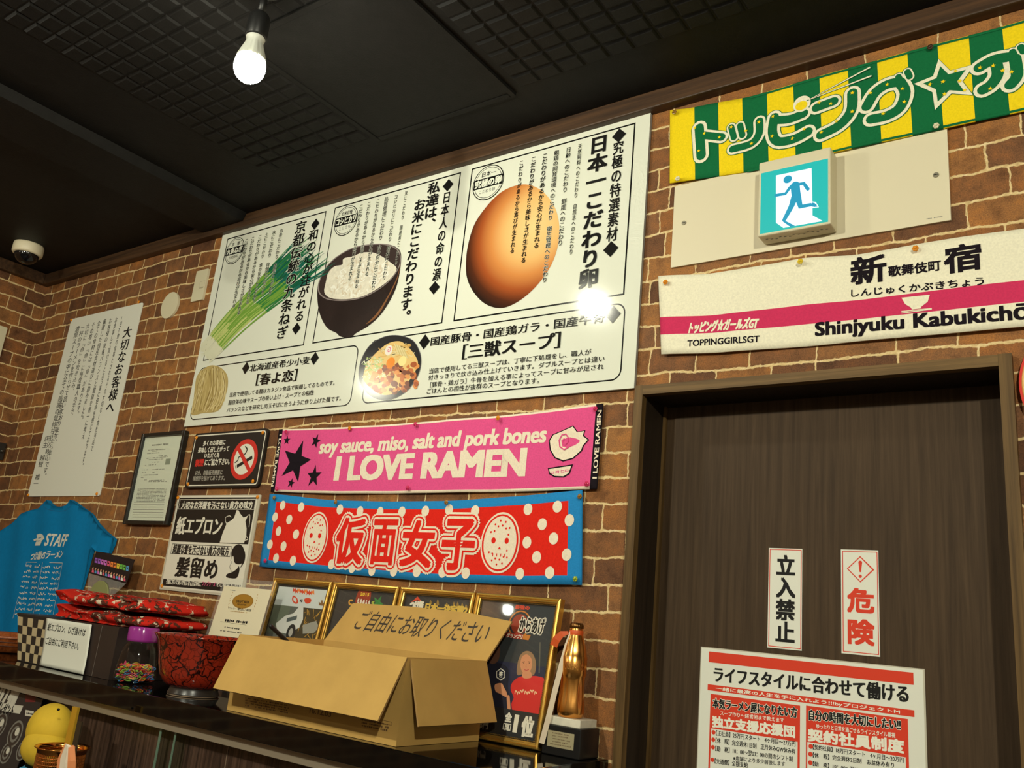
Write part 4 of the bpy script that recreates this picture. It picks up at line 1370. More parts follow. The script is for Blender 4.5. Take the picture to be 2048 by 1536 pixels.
s.done('station_towel', 'white towel with a magenta band and Shinjyuku station style lettering', 'towel', 'souvenir towels on the brick wall')

# ------------------------------------------------------------------ emergency exit sign on its plate
steel = mat('plate_cream', S(222, 212, 184), 0.35)
s = wall_sheet(D, -0.006)
a0, a1 = s.uv((136, 857)), s.uv((1648, 1040))
plate = empty('cover_plate', at(D(880, 1150), Y=-0.006), 'wide cream metal plate on the brick wall behind the exit light', 'wall plate')
s.slab_rect(a0[0], a1[1], a1[0], a0[1], 0.006, steel)
s.scribble((1515, 1035), (1598, 1022), ink_grey, 0.0025, 1, .1)
s.done('plate_panel', parent=plate)
for x, y in ((187, 1057), (1567, 795)):
    c_ = at(D(x, y), Y=-0.006)
    b = MB(); b.tube([(c_.x, -0.0062, c_.z), (c_.x, -0.0085, c_.z)], 0.0052, mat('screw_metal', S(190, 182, 160), 0.3, 0.7), 18)
    b.box((c_.x - 0.004, -0.0088, c_.z - 0.0007), (c_.x + 0.004, -0.0084, c_.z + 0.0007), ink)
    b.build('screw', plate, (c_.x, -0.006, c_.z))
EY = -0.052
cv0 = at(D(597, 720), Y=EY); cv1 = at(D(982, 648), Y=EY); cv2 = at(D(990, 1045), Y=EY)
x0, x1, z1, z0 = cv0.x, cv2.x, (cv0.z + cv1.z) / 2, cv2.z - 0.006
ex = empty('exit_sign', (0.5 * (x0 + x1), -0.03, z0), 'lit green emergency exit light with a white running figure above the door', 'exit sign')
b = MB(); b.box((x0, EY, z0), (x1, -0.0062, z1), mat('exit_housing', S(216, 206, 176), 0.45))
o = b.build('housing', ex, (0.5 * (x0 + x1), -0.03, z0), bevel=0.003)
s = wall_sheet(D, EY - 0.0015, dl=0.0002)


def glow(n, c, st):
    return mat(n, (0.02, 0.02, 0.02, 1), 0.3, emit=c, estr=st)


ex_g, ex_w, ex_b = glow('exit_green', S(0, 190, 180), 0.62), glow('exit_white', S(240, 250, 255), 0.85), glow('exit_figure', S(0, 156, 190), 0.62)
s.slab((609, 785), (974, 1048), 0.002, ex_g)
s.poly([(690, 797), (885, 756), (890, 985), (890, 1015), (945, 1046), (730, 1084), (690, 1055)], ex_w, 1)
s.disc((754, 818), 0.0090, ex_b, 2)
s.stroke([(795, 852), (800, 905)], 0.019, ex_b, 2)
s.stroke([(782, 848), (765, 865), (742, 897), (690, 906)], 0.0070, ex_b, 2)
s.stroke([(790, 850), (842, 840), (865, 872)], 0.0075, ex_b, 2)
s.stroke([(795, 910), (775, 965), (735, 1040)], [0.016, 0.012, 0.0085], ex_b, 2)
s.stroke([(806, 900), (825, 968), (890, 955)], [0.015, 0.011, 0.008], ex_b, 2)
s.stroke([(885, 960), (885, 942), (905, 945), (922, 970), (890, 972)], 0.0028, ex_w, 2.5)
s.stroke([(885, 957), (905, 962)], 0.0065, ex_b, 3)
s.poly([(728, 1050), (745, 1047), (795, 1073), (768, 1078)], ex_b, 2)
s.done('lit_panel', parent=ex)
s = Sheet((x0, EY + 0.002, z0 - 0.0004), (1, 0, 0), (0, 1, 0))
for k in range(14):
    u = 0.012 + 0.0095 * k
    s.rect_uv(u, 0.014 + 0.003 * (k % 3), u + 0.005, 0.017 + 0.003 * (k % 3), ink_grey, -1)
s.done('rating_label', parent=ex)

# ------------------------------------------------------------------ door notices
s = wall_sheet(J, DY - 0.0012)
s.slab((460, 49), (664, 690), 0.001, paper)
s.outline((466, 56), (660, 680), red_ink, 0.0014)
s.vtext('立入禁止', (505, 92), (624, 655), ink, 1, 0.035, fill=0.98)
s.done('keep_out_sticker', 'narrow white sticker with black characters on the dark door', 'sticker')
s = wall_sheet(J, DY - 0.0012)
s.slab((908, 58), (1152, 728), 0.001, paper)
s.outline((917, 68), (1146, 716), red_ink, 0.0014)
c_ = s.uv((1029, 182)); rr = abs(s.uv((1110, 184))[0] - c_[0])
s.stroke_uv([(c_[0] + rr * math.cos(a), c_[1] + rr * math.sin(a)) for a in (0, PI / 2, PI, 1.5 * PI, 2 * PI)], 0.0026, red_ink)
s.stroke([(1029, 140), (1029, 196)], [0.007, 0.003], red_ink); s.disc((1029, 226), 0.0030, red_ink)
s.text('危', (953, 445), (1110, 310), red_ink, 1, 0.04)
s.text('険', (957, 642), (1112, 505), red_ink, 1, 0.04)
s.done('danger_sticker', 'narrow white sticker with a red diamond and red characters on the door', 'sticker')

s = wall_sheet(J, DY - 0.0015)
a0, a1 = s.uv((45, 670)), s.uv((1418, 792))
pz = a0[1] - (a1[0] - a0[0]) * 1.414
s.slab_rect(a0[0] - .003, pz, a1[0] + .003, a0[1] + .002, 0.0012, lam)
s.rect_uv(a0[0] - .001, pz + .002, a1[0], a0[1], paper, 1)
P2 = 2
bar = lambda x, y, x2, y2, h_: s.rect_uv(s.uv((x, y))[0], s.uv((x, y + h_))[1], s.uv((x2, y2))[0], s.uv((x, y))[1], red_ink, P2)
bar(88, 694, 1361, 882, 66)
s.text3('ライフスタイルに合わせて働ける', (118, 882), (1328, 1014), (124, 788), ink, P2, (0.04, 0.02))
bar(80, 897, 1366, 1084, 37)
a_, c_, e_ = s.uv((130, 937)), s.uv((131, 911)), s.uv((1275, 1060))
s.text_uv('一緒に最高の人生を手に入れよう!!!byプロジェクトM', a_[0], a_[1], e_[0], c_[1], white_ink, P2 + 1, (0.03, 0.02))
v_ = s.uv((100, 957))[1]
s.rect_uv(s.uv((98, 957))[0], pz + .03, s.uv((655, 1024))[0], v_, red_ink, P2)
s.rect_uv(s.uv((692, 1030))[0], pz + .03, s.uv((1325, 1105))[0], s.uv((692, 1030))[1], red_ink, P2)
s.rect_uv(s.uv((102, 1170))[0], pz + .033, s.uv((640, 1240))[0], s.uv((102, 1172))[1], paper, P2 + 1)
s.rect_uv(s.uv((700, 1255))[0], pz + .033, s.uv((1312, 1340))[0], s.uv((700, 1257))[1], paper, P2 + 1)
for t, q0_, q1_, q2_ in (('本気ラーメン屋になりたい方', (112, 1045), (636, 1108), (116, 984)), ('自分の時間を大切にしたい!!', (711, 1120), (1280, 1184), (716, 1056))):
    s.text3(t, q0_, q1_, q2_, white_ink, P2 + 1.5, ring=0.075); s.text3(t, q0_, q1_, q2_, ink, P2 + 2, (0.04, 0.02))
s.text3('スープ作り～経営術まで教えます', (158, 1090), (555, 1136), (160, 1064), white_ink, P2 + 2, 0.015)
s.text3('独立支援応援団', (109, 1162), (622, 1230), (113, 1096), white_ink, P2 + 2, 0.05)
s.text3('ゆったりと日常を過ごせるライフスタイル重視', (757, 1172), (1248, 1232), (758, 1142), white_ink, P2 + 2, 0.015)
s.text3('契約社員制度', (706, 1250), (1300, 1326), (712, 1176), white_ink, P2 + 2, 0.05)
for t, q0_, q1_, q2_ in (('【正社員】25万円スタート　4ヶ月目～27万円', (132, 1217), (626, 1287), (133, 1184)), ('【休　暇】完全週休1日制　正月休みGW休み有', (130, 1263), (626, 1334), (132, 1230)), ('【勤　務】10：00～翌03：00の間のシフト制', (128, 1313), (610, 1381), (130, 1280)),
                         ('※店舗により多少前後します', (239, 1371), (562, 1409), (241, 1343)), ('【交通費】全額支給', (124, 1391), (330, 1419), (125, 1358)), ('【契約社員】18万円スタート　4ヶ月目～20万円', (735, 1303), (1300, 1386), (737, 1272)),
                         ('【休　暇】完全週休2日制　お盆休み有り', (735, 1353), (1240, 1419), (737, 1322)), ('【勤　務】10：00～翌03：00', (735, 1406), (1080, 1452), (736, 1378))):
    s.text3(t, q0_, q1_, q2_, ink, P2 + 2, (0.02, 0.01))
for x, y in ((117, 1197), (115, 1243), (113, 1290), (110, 1368), (722, 1285), (720, 1333), (719, 1386)):
    s.disc((x, y), 0.0042, red_ink, P2 + 2, n=16)
s.done('job_poster', 'white recruitment poster with red headings low on the dark door', 'poster')

# ------------------------------------------------------------------ round red sign past the door
rs = empty('round_sign', (-0.02, -0.01, 1.83), 'round red sign with a gold ring on the brick right of the door', 'sign')
b = MB()
b.tube([(-0.02, -0.002, 1.935), (-0.02, -0.016, 1.935)], 0.128, mat('round_red', S(204, 44, 34), 0.3), 64)
b.build('disc', rs, (-0.02, -0.01, 1.81))
b = MB()
n = 64
for i in range(n + 1):
    a = 2 * PI * i / n
    b.v += [Vector((-0.02 + r_ * math.cos(a), y_, 1.935 + r_ * math.sin(a))) for r_, y_ in ((0.124, -0.016), (0.123, -0.0185), (0.110, -0.0185), (0.109, -0.016))]
for i in range(n):
    for j in range(3):
        b.face((4 * i + j, 4 * i + 4 + j, 4 * i + 5 + j, 4 * i + 1 + j), mat('ring_gold', S(206, 160, 90), 0.35, 0.2), True)
b.build('ring', rs, (-0.02, -0.017, 1.81))

# ------------------------------------------------------------------ shelf over the display case
ZS = 1.210
shelf = empty('wall_shelf', (-2.4, -0.18, 1.139), 'long glossy black shelf along the brick wall carrying the box and frames', 'shelf')
shelf_black = mat('shelf_black', S(9, 9, 9), 0.05, spec=0.45)
b = MB(); b.box((X0 + 0.002, -0.375, 1.165), (-0.912, -0.0006, ZS), shelf_black)
b.build('shelf_board', shelf, (-2.4, -0.19, 1.165), bevel=0.0015)
b = MB(); b.box((X0 + 0.002, -0.352, 1.139), (-0.94, -0.338, 1.1648), mat('rail_grey', S(150, 138, 120), 0.4, 0.3))
b.build('light_rail', shelf, (-2.4, -0.345, 1.139))
glass = clear_mat('green_glass', (0.86, 0.95, 0.90, 1), 0.0)
gedge = mat('glass_edge', S(96, 122, 106), 0.1, spec=0.8)
b = MB(); b.box((-1.940, -0.336, 0.86), (-1.932, -0.308, 1.139), glass)
gu_ = b.build('glass_upright', shelf, (-1.936, -0.32, 0.86))
b = MB(); b.box((-1.9402, -0.3375, 0.86), (-1.9318, -0.3362, 1.139), gedge); b.build('glass_edge', gu_, (-1.936, -0.337, 0.86))
b = MB(); b.box((-1.880, -0.336, 0.86), (-1.874, -0.308, 1.139), glass)
gu_ = b.build('glass_upright', shelf, (-1.877, -0.32, 0.86))
b = MB(); b.box((-1.8802, -0.3375, 0.86), (-1.8738, -0.3362, 1.139), gedge); b.build('glass_edge', gu_, (-1.877, -0.337, 0.86))
b = MB(); b.box((X0 + 0.002, -0.56, 0.84), (-0.912, -0.024, 0.86), shelf_black)
put(b.build('display_shelf', loc=(-2.4, -0.2, 0.84)), 'lower black display shelf under the long black shelf', 'shelf')


# ------------------------------------------------------------------ gold picture frames
gold = mat('frame_gold', S(212, 170, 84), 0.28, 0.85)
gold_dk = mat('bead_gold', S(120, 92, 40), 0.4, 0.6)
FT = Vector((0, 0.044, 0.307)).normalized()
cg = MATS['clear_glass']


def gold_frame(x0, label, draw, wid=0.2345, hei=0.3095):
    O = Vector((x0, -0.0635, ZS))
    root = empty('framed_print', O + Vector((wid / 2, 0, 0)), label, 'picture frame', 'gold frames leaning on the brick wall')
    base = Sheet(O, (1, 0, 0), FT)
    b = MB()
    prof = [(0.0, -0.002), (0.0, 0.012), (0.0015, 0.0145), (0.0045, 0.0150), (0.0056, 0.0125), (0.0068, 0.0135), (0.0096, 0.0130), (0.0106, 0.0105), (0.0130, 0.0095), (0.0138, 0.004), (0.0138, -0.002)]
    k = len(prof)
    for d, h in prof:
        b.v += [base.P(d, d, h), base.P(wid - d, d, h), base.P(wid - d, hei - d, h), base.P(d, hei - d, h)]
    for i in range(k):
        j = (i + 1) % k
        for c in range(4):
            c2 = (c + 1) % 4
            b.face((4 * i + c, 4 * i + c2, 4 * j + c2, 4 * j + c), gold)
    mo_ = b.build('frame_moulding', root, O + Vector((wid / 2, 0, 0)))
    b = MB()
    d = 0.0152
    for (u0, v0), (u1, v1) in (((d, d), (wid - d, d)), ((wid - d, d), (wid - d, hei - d)), ((wid - d, hei - d), (d, hei - d)), ((d, hei - d), (d, d))):
        L_ = math.hypot(u1 - u0, v1 - v0); n = int(L_ / 0.0036)
        for i in range(n):
            p = base.P(u0 + (u1 - u0) * i / n, v0 + (v1 - v0) * i / n, 0.0078)
            b.ball(p, 0.0014, gold_dk, (1, 1, 1), 6, 4)
    o = b.build('beading', mo_, O + Vector((wid / 2, 0, 0)))
    s = Sheet(O + base.N * 0.004, (1, 0, 0), FT, dl=0.0002)
    s.slab_rect(0.0135, 0.0135, wid - 0.0135, hei - 0.0135, 0.004, mat('print_black', S(30, 29, 30), 0.5))
    draw(s, wid, hei)
    s.done('picture', parent=root)
    g = Sheet(O + base.N * 0.0066, (1, 0, 0), FT)
    g.slab_rect(0.0133, 0.0133, wid - 0.0133, hei - 0.0133, 0.0009, cg)
    g.done('glass_pane', parent=root)
    return root


def pm(n, r, g, b_):
    return mat('print_' + n, S(r, g, b_), 0.5, spec=0.3)


def draw_truck(s, w, h):
    s.cv = KK
    u0, u1 = 0.020, w - 0.020
    vsp = s.uv((525, 326))[1]
    s.rect_uv(u0, vsp, u1, h - 0.022, pm('paper', 200, 206, 204), 1)
    s.rect_uv(u0, 0.022, u1, vsp, pm('asphalt', 96, 98, 92), 1)
    s.rect_uv(u0, vsp - 0.075, u0 + 0.07, vsp, pm('leafgrey', 104, 112, 96), 2)
    s.rect_uv(u0 + 0.105, vsp - 0.085, u1, vsp, pm('night', 66, 58, 40), 2)
    rnd = random.Random(2)
    for k in range(26):
        x, y = rnd.uniform(0.115, w - .024), rnd.uniform(vsp - .08, vsp - .006)
        s.stroke_uv([(x, y), (x + rnd.uniform(-.02, .02), y + rnd.uniform(-.02, .02))], 0.0016, pm('amber', 196, 150, 60), 3 + .01 * k, caps=False)
    s.poly([(560, 470), (635, 410), (690, 395), (740, 338), (765, 345), (762, 440), (735, 500), (640, 545), (575, 530)], pm('truck', 206, 206, 200), 4)
    s.poly([(645, 430), (720, 410), (715, 440), (640, 460)], pm('truckglass', 84, 92, 92), 5)
    s.disc((672, 535), 0.017, pm('tyre', 44, 42, 40), 5, ry=.022); s.disc((672, 535), 0.008, pm('hub', 170, 166, 156), 6, ry=.011)
    s.poly([(760, 480), (860, 450), (880, 500), (840, 540), (760, 545)], pm('road', 150, 148, 138), 4)
    rd, og = pm('logored', 206, 72, 44), pm('logoorange', 226, 130, 60)
    rnd = random.Random(4)
    for k in range(9):
        x = 695 + 17 * k; y = 222 + 5 * math.sin(k * 2.2) + k * 2.5
        s.poly([(x - 10, y + 22), (x - 6, y - 18), (x + 4, y - 4), (x + 12, y - 20), (x + 14, y + 20), (x, y + 8)], (rd, og)[k % 3 == 2], 2 + .03 * k)
    s.poly([(690, 262), (720, 285), (725, 318), (700, 322), (680, 295)], rd, 2.6, 3); s.poly([(695, 275), (712, 288), (714, 308), (702, 310), (690, 294)], pm('paper', 200, 206, 204), 2.9, 3)
    s.poly([(768, 292), (795, 280), (822, 290), (815, 315), (785, 322)], rd, 2.6, 3)
    s.text('vs', (735, 310), (760, 292), ink, 2.6, 0.06)
    s.poly([(880, 335), (878, 308), (890, 318), (902, 292), (912, 320), (926, 312), (922, 340)], pm('crown', 132, 96, 60), 2.6)


def draw_award(s, w, h):
    s.cv = KK
    s.rect_uv(0.021, 0.022, w - 0.021, h - 0.022, pm('slate', 58, 56, 54), 1)
    s.disc((1205, 285), 0.026, pm('eggred', 150, 58, 36), 2, ry=0.036)
    s.text('2015', (1185, 262), (1252, 246), pm('lemon', 226, 190, 60), 3, 0.05)
    wh = pm('chalk', 222, 214, 196)
    for k in range(5):
        x = 1160 + 20 * k; y = 300 + 4 * k
        s.text('らあめんも'[k], (x, y + 18), (x + 19, y - 14), wh, 3, 0.07)
    s.star((1312, 318), 0.021, pm('leaf', 58, 128, 62), 2, .4, .4); s.stroke([(1265, 350), (1280, 325), (1270, 315), (1285, 308)], 0.004, pm('leaf2', 170, 180, 70), 2, smooth=4)
    s.stroke([(1140, 335), (1105, 325), (1105, 300), (1125, 298)], 0.005, pm('swirl', 206, 150, 60), 2, smooth=4)
    cols = [pm('bannerr', 140, 50, 50), pm('bannerg', 60, 100, 60), pm('bannerb', 60, 70, 110), pm('bannery', 170, 140, 80)]
    for k in range(24):
        u = 0.024 + 0.0165 * (k % 6); v = 0.08 + 0.018 * (k // 6)
        s.rect_uv(u, v, u + 0.014, v + 0.014, cols[(k * 7) % 4], 2)


def draw_final(s, w, h):
    s.cv = LL
    s.rect_uv(0.021, 0.022, w - 0.021, h - 0.022, pm('slate2', 52, 51, 50), 1)
    s.text('つけ麺', (-5, 312), (108, 245), pm('chalk', 222, 214, 196), 3, (0.08, 0.05))
    s.text('日本一決定戦2', (115, 318), (450, 285), pm('goldink', 206, 170, 70), 3, (0.08, 0.05))
    s.poly([(10, 250), (60, 205), (95, 250), (60, 235)], pm('logored', 206, 72, 44), 2)
    gd = pm('castle', 140, 112, 50)
    for x, y, t_ in ((150, 262, 30), (205, 270, 45), (275, 280, 28), (330, 285, 40), (360, 288, 44), (395, 292, 40), (425, 296, 30)):
        s.poly([(x, y), (x + 4, y - t_ * .6), (x + 11, y - t_), (x + 18, y - t_ * .6), (x + 22, y + 3)], gd, 2)


def draw_winner(s, w, h):
    s.cv = LL
    a = s.uv((545, 1085))[1]
    vb = s.uv((1000, 1118))[1]
    s.rect_uv(0.018, 0.020, w - 0.018, h - 0.020, pm('hall', 50, 54, 56), 1)
    s.rect_uv(0.018, 0.060, w - 0.018, 0.165, pm('hallblue', 40, 42, 66), 1.5)
    s.stroke([(1010, 560), (1003, 800)], 0.003, pm('pole', 96, 92, 80), 2, caps=False)
    skin, hair, redt = pm('skin', 206, 140, 100), pm('hair', 150, 116, 84), pm('redtee', 206, 44, 40)
    navy = pm('navytee', 30, 30, 44)
    s.poly([(520, 700), (600, 712), (680, 718), (745, 745), (770, 800), (760, 900), (770, 1000), (760, 1086), (500, 1060)], navy, 2, 3)
    s.poly([(610, 600), (680, 570), (700, 620), (680, 710), (620, 720)], pm('skindark', 92, 60, 46), 2.2, 3)
    s.poly([(660, 890), (710, 878), (730, 910), (755, 960), (745, 985), (700, 960), (665, 940)], skin, 3, 3)
    s.stroke([(762, 985), (770, 1080)], 0.008, skin, 2.6)
    hx = [(705 + 36 * math.sin(PI * k / 3), 810 + 44 * math.cos(PI * k / 3)) for k in range(7)]
    s.stroke(hx, 0.0022, pm('chalk', 222, 214, 196), 3)
    s.text('壱', (688, 830), (722, 790), pm('chalk', 222, 214, 196), 3, 0.03)
    s.poly([(832, 812), (836, 720), (862, 655), (905, 628), (948, 645), (974, 700), (976, 770), (955, 818), (890, 806)], hair, 3, 4)
    s.poly([(858, 720), (872, 672), (908, 655), (940, 682), (948, 730), (938, 775), (910, 808), (880, 800), (862, 765)], skin, 3.6, 4)
    s.poly([(882, 790), (932, 785), (945, 830), (905, 842), (872, 830)], skin, 3.4, 3)
    s.stroke([(876, 715), (890, 712)], 0.0016, pm('browdk', 90, 60, 44), 4); s.stroke([(918, 712), (933, 714)], 0.0016, pm('browdk', 90, 60, 44), 4)
    s.disc((884, 724), 0.0012, pm('browdk', 90, 60, 44), 4, n=8); s.disc((926, 724), 0.0012, pm('browdk', 90, 60, 44), 4, n=8)
    s.stroke([(904, 730), (900, 752), (910, 754)], 0.0008, pm('skinline', 170, 104, 74), 4); s.stroke([(890, 774), (906, 779), (922, 773)], 0.0016, pm('lips', 180, 70, 66), 4)
    s.poly([(785, 890), (822, 845), (870, 824), (905, 838), (945, 822), (1010, 828), (1048, 850), (1052, 920), (1036, 985), (1012, 1000), (1008, 1118), (792, 1084), (806, 990), (785, 940)], redt, 3.2, 2)
    s.stroke([(1030, 990), (1020, 1105)], 0.007, skin, 3)
    ch = pm('teeprint', 236, 206, 160)
    for k in range(9):
        x = 815 + 19 * k; y = 945 + 8 * math.sin(k * 1.7)
        s.stroke([(x, y + 12), (x + 7, y - 10), (x + 16, y + 6)], 0.0018, ch, 4, smooth=3)
    s.rect_uv(0.018, 0.020, w - 0.018, vb, pm('black', 24, 23, 25), 5)
    wt = pm('chalk', 222, 214, 196)
    s.text('全', (738, 1172), (795, 1112), wt, 6, 0.06)
    s.outline((728, 1186), (780, 1248), wt, 0.0018, 6); s.text('国', (736, 1240), (772, 1196), wt, 6, 0.06)
    s.text('1', (800, 1256), (845, 1128), wt, 6, (0.05, 0.02)); s.text('位', (862, 1282), (968, 1150), wt, 6, 0.06)
    s.text('部門', (520, 1222), (612, 1184), wt, 6, 0.03)
    og = pm('medal', 196, 120, 44)
    c = s.uv((850, 420))
    s.disc_uv(c, 0.030, og, 2, r2=0.027, n=36); s.disc_uv(c, 0.022, pm('eggred', 150, 58, 36), 2, n=30)
    s.text('からあげ', (842, 482), (1052, 378), wt, 2.6, ring=0.09); s.text('からあげ', (842, 482), (1052, 378), ink, 3, 0.02)
    s.text('最強の', (815, 302), (930, 280), pm('logored', 206, 72, 44), 3, 0.06)
    s.poly([(735, 480), (880, 500), (938, 505), (920, 545), (800, 530), (742, 515)], pm('ribbonred', 160, 50, 36), 3); s.poly([(880, 500), (938, 505), (920, 545), (875, 538)], og, 3.3)
    s.text('グランプリ', (750, 522), (876, 505), wt, 4, 0.05)


gold_frame(-1.988, 'gold frame with a white truck photo, leaning left of the other gold frames', draw_truck)
gold_frame(-1.7475, 'gold frame with a dark green and red logo print behind the cardboard flap', draw_award)
gold_frame(-1.507, 'gold frame with gold lettering on a dark print, mostly behind the cardboard flap', draw_final)
gold_frame(-1.2685, 'gold frame with a person in a red shirt, beside the bottle trophy', draw_winner)

# ------------------------------------------------------------------ cardboard box with open flaps
card = mat('cardboard', S(190, 152, 86), 0.8, spec=0.15, vary=0.07, vscale=14, bump=0.15, bscale=60)
card_edge = mat('cardboard_edge', S(160, 124, 72), 0.9)
felt = mat('marker_ink', S(52, 40, 30), 0.6)
stamp = mat('stamp_brown', S(104, 74, 44), 0.7)
BXL, BXR, BYF, BYB, BZT = -1.688, -1.176, -0.352, -0.092, 1.373
box = empty('cardboard_box', ((BXL + BXR) / 2, (BYF + BYB) / 2, ZS), 'open brown cardboard box with handwriting on its raised back flap', 'box')
b = MB()
t = 0.004
z0 = ZS + 0.0006
b.box((BXL, BYF, z0), (BXR, BYF + t, BZT), card)
b.box((BXL, BYB - t, z0), (BXR, BYB, BZT), card)
b.box((BXL, BYF + t, z0), (BXL + t, BYB - t, BZT), card)
b.box((BXR - t, BYF + t, z0), (BXR, BYB - t, BZT), card)
b.box((BXL + t, BYF + t, z0), (BXR - t, BYB - t, z0 + t), card)
s = wall_sheet(KK, BYF - 0.0001, dl=0.0002)
s.text('16.12.03', (808, 1128), (972, 1118), stamp, 1, 0.02)
s.outline((1185, 1150), (1415, 1222), stamp, 0.0007)
for k in range(3):
    s.scribble((1195, 1178 + 22 * k), (1385, 1215 + 22 * k), stamp, 0.004, 1, .15, k)
for k in range(4):
    s.scribble((335, 1018 + 18 * k), (650, 1075 + 18 * k), stamp, 0.0035, 1, .2, 9 + k)
n0 = len(b.v)
b.v += s.v
for f, m_ in zip(s.f, s.m):
    b.face([i + n0 for i in f], s.mats[m_])
b.build('box_body', box, ((BXL + BXR) / 2, (BYF + BYB) / 2, z0))


def flap(O, U, V, quad, draw=None, thick=0.004):
    s = Sheet(O, U, V, W0, dl=0.0002)
    q = [s.uv(p) if len(p) == 2 else p[:2] for p in quad]
    s.slab_uv(q, thick, card, card_edge)
    if draw:
        draw(s)
    return s.done('flap', parent=box)


def write_back(s):
    s.text('ご自由にお取りください', (704, 1259), (990, 1246), felt, 1, 0.004, shear=0.28)


flap((BXL, BYF - 0.001, BZT), (1, 0, 0), (0, 0.062, 0.113), [(426, 1376), (755, 1442), (814, 1315), (481, 1268)])
flap((BXL, BYB, BZT), (1, 0, 0), (0, 0.036, 0.090), [(648, 1281), (972, 1323), (1024, 1243), (940, 1226), (820, 1213), (706, 1206)], write_back)
flap((BXR + 0.0008, BYF, BZT), (0, 1, 0), (-0.045, 0, 0.117), [(838, 1453), (994, 1444), (973, 1322), (822, 1318)])
flap((BXL - 0.0008, BYB, BZT), (0, -1, 0), (0.050, 0, 0.115), [(0.0, -0.125, 0), (0.255, -0.125, 0), (0.26, 0.0, 0), (0.0, 0.0, 0)])
pt = at((539, 1250), X=-1.682)
pq = at((622, 1328), X=-1.664)
d = pq - pt
b = MB(); b.tube([pt, pt + d * .03, pt + d * .95, pq], [0.0035, 0.0050, 0.0050, 0.0018], mat('pen_black', S(26, 25, 25), 0.35), 14)
pe = pq
put(b.build('marker_pen', loc=tuple(pe)), 'black marker pen sticking out of the cardboard box', 'pen')

# ------------------------------------------------------------------ acrylic certificate stand
O = Vector((-2.0, -0.128, ZS))
CV = Vector((0, 0.048, 0.29)).normalized()
s = Sheet(O, (1, 0, 0), CV, KK, dl=0.0002)
c0, c1 = s.uv((190, 130)), s.uv((562, 160))
cs = empty('certificate_stand', O, 'cream certificate with a gold oval in a clear acrylic stand', 'certificate')
s.slab_rect(c0[0] - 0.008, 0.0, c1[0], c1[1], 0.002, clear_mat('acrylic', (0.97, 0.98, 0.97, 1), 0.06))
s.done('acrylic_sheet', parent=cs)
s = Sheet(O + s.N * 0.0012, (1, 0, 0), CV, KK, dl=0.0002)
c0, c1 = s.uv((178, 190)), s.uv((530, 218))
s.slab_rect(c0[0], 0.012, c1[0], c0[1], 0.001, mat('certificate_card', S(222, 212, 182), 0.5))
go = mat('gold_ink', S(176, 130, 44), 0.4, 0.3)
cu = s.uv((316, 305))
s.disc_uv(cu, 0.045, go, 1, ry=0.020, n=40); s.disc_uv(cu, 0.043, ink, 1.5, ry=0.0185, r2=0.0425, n=40)
s.text('DRAFT BEER', (267, 312), (366, 304), ink, 2, (0.04, 0.02)); s.text('MASTER', (276, 332), (345, 328), ink, 2, (0.04, 0.02))
s.text('サントリー「樽生達人」認定証', (205, 362), (382, 364), ink, 1, (0.03, 0.01))
s.scribble((222, 377), (350, 390), go, 0.0022, 1, .1, 3)
for sx in (-1, 1):
    for k in range(6):
        s.stroke_uv([(cu[0] + sx * (0.058 - .0012 * (k - 2.5) ** 2 * .5), cu[1] - .02 + .008 * k), (cu[0] + sx * 0.054, cu[1] - .017 + .008 * k)], 0.0016, go, 1)
s.scribble((185, 445), (345, 462), ink, 0.007, 1, .15, 5); s.stroke([(150, 455), (342, 481)], 0.0006, ink, 1, caps=False)
s.scribble((182, 495), (292, 510), ink, 0.004, 1, .15, 6); s.scribble((150, 520), (310, 540), ink, 0.0035, 1, .15, 7)
s.scribble((222, 222), (258, 227), ink_grey, 0.003, 1, .1, 8)
s.done('certificate_card', parent=cs)

# ------------------------------------------------------------------ bottle trophy
TX, TY = -0.979, -0.052
tr_ = empty('bottle_trophy', (TX, TY, ZS), 'golden bottle trophy with an orange ribbon on a marble and black base', 'trophy')
b = MB(); b.box((-1.019, -0.088, ZS + 0.0004), (-0.930, -0.012, 1.267), mat('trophy_black', S(24, 24, 25), 0.25)); b.build('base', tr_, (TX, TY, ZS), bevel=0.002)
b = MB(); b.box((-1.0135, -0.083, 1.2672), (-0.936, -0.016, 1.283), mat('marble', S(214, 208, 190), 0.3, vary=0.12, vscale=50)); b.build('marble_plinth', tr_, (TX, TY, 1.267), bevel=0.0015)
s = wall_sheet(crop(1040, 1440, 0.10742), -0.0885, dl=0.0002)
s.slab((522, 180), (990, 572), 0.0008, mat('plaque_metal', S(206, 196, 160), 0.35, 0.6))
for k, (x, y, x2, y2) in enumerate(((600, 235, 900, 290), (600, 290, 915, 335), (610, 340, 915, 400), (605, 395, 890, 445), (540, 435, 940, 505))):
    s.scribble((x, y), (x2, y2), mat('plaque_ink', S(120, 100, 70), 0.6), 0.0026, 1, .15, k)
s.done('plaque', parent=tr_)
tg = mat('trophy_gold', S(228, 164, 88), 0.24, 1.0)
b = MB()
prof = [(0, 0), (.024, 0), (.0268, .004), (.028, .012), (.0278, .022), (.0265, .034), (.0252, .047), (.0245, .060), (.0250, .074), (.0262, .081), (.0272, .083), (.0274, .1), (.0270, .119), (.0258, .121), (.0240, .131), (.0210, .143), (.0175, .154), (.0150, .162), (.0138, .167), (.0143, .170), (.0136, .173), (.0132, .178)]
b.lathe(prof, (TX, TY, 1.2832), tg, 96, wob=lambda a, j, z: 1 + (0.028 * math.cos(a * 10) * math.sin(PI * min(max((z - .012) / .068, 0), 1)) if z < .081 else (0.012 * math.cos(a * 10) if .125 < z < .158 else 0)))
v, tt, bb = glyphs('Coca-Cola')
n0 = len(b.v)
ac = math.atan2(CAM.y - TY, CAM.x - TX) + 0.10
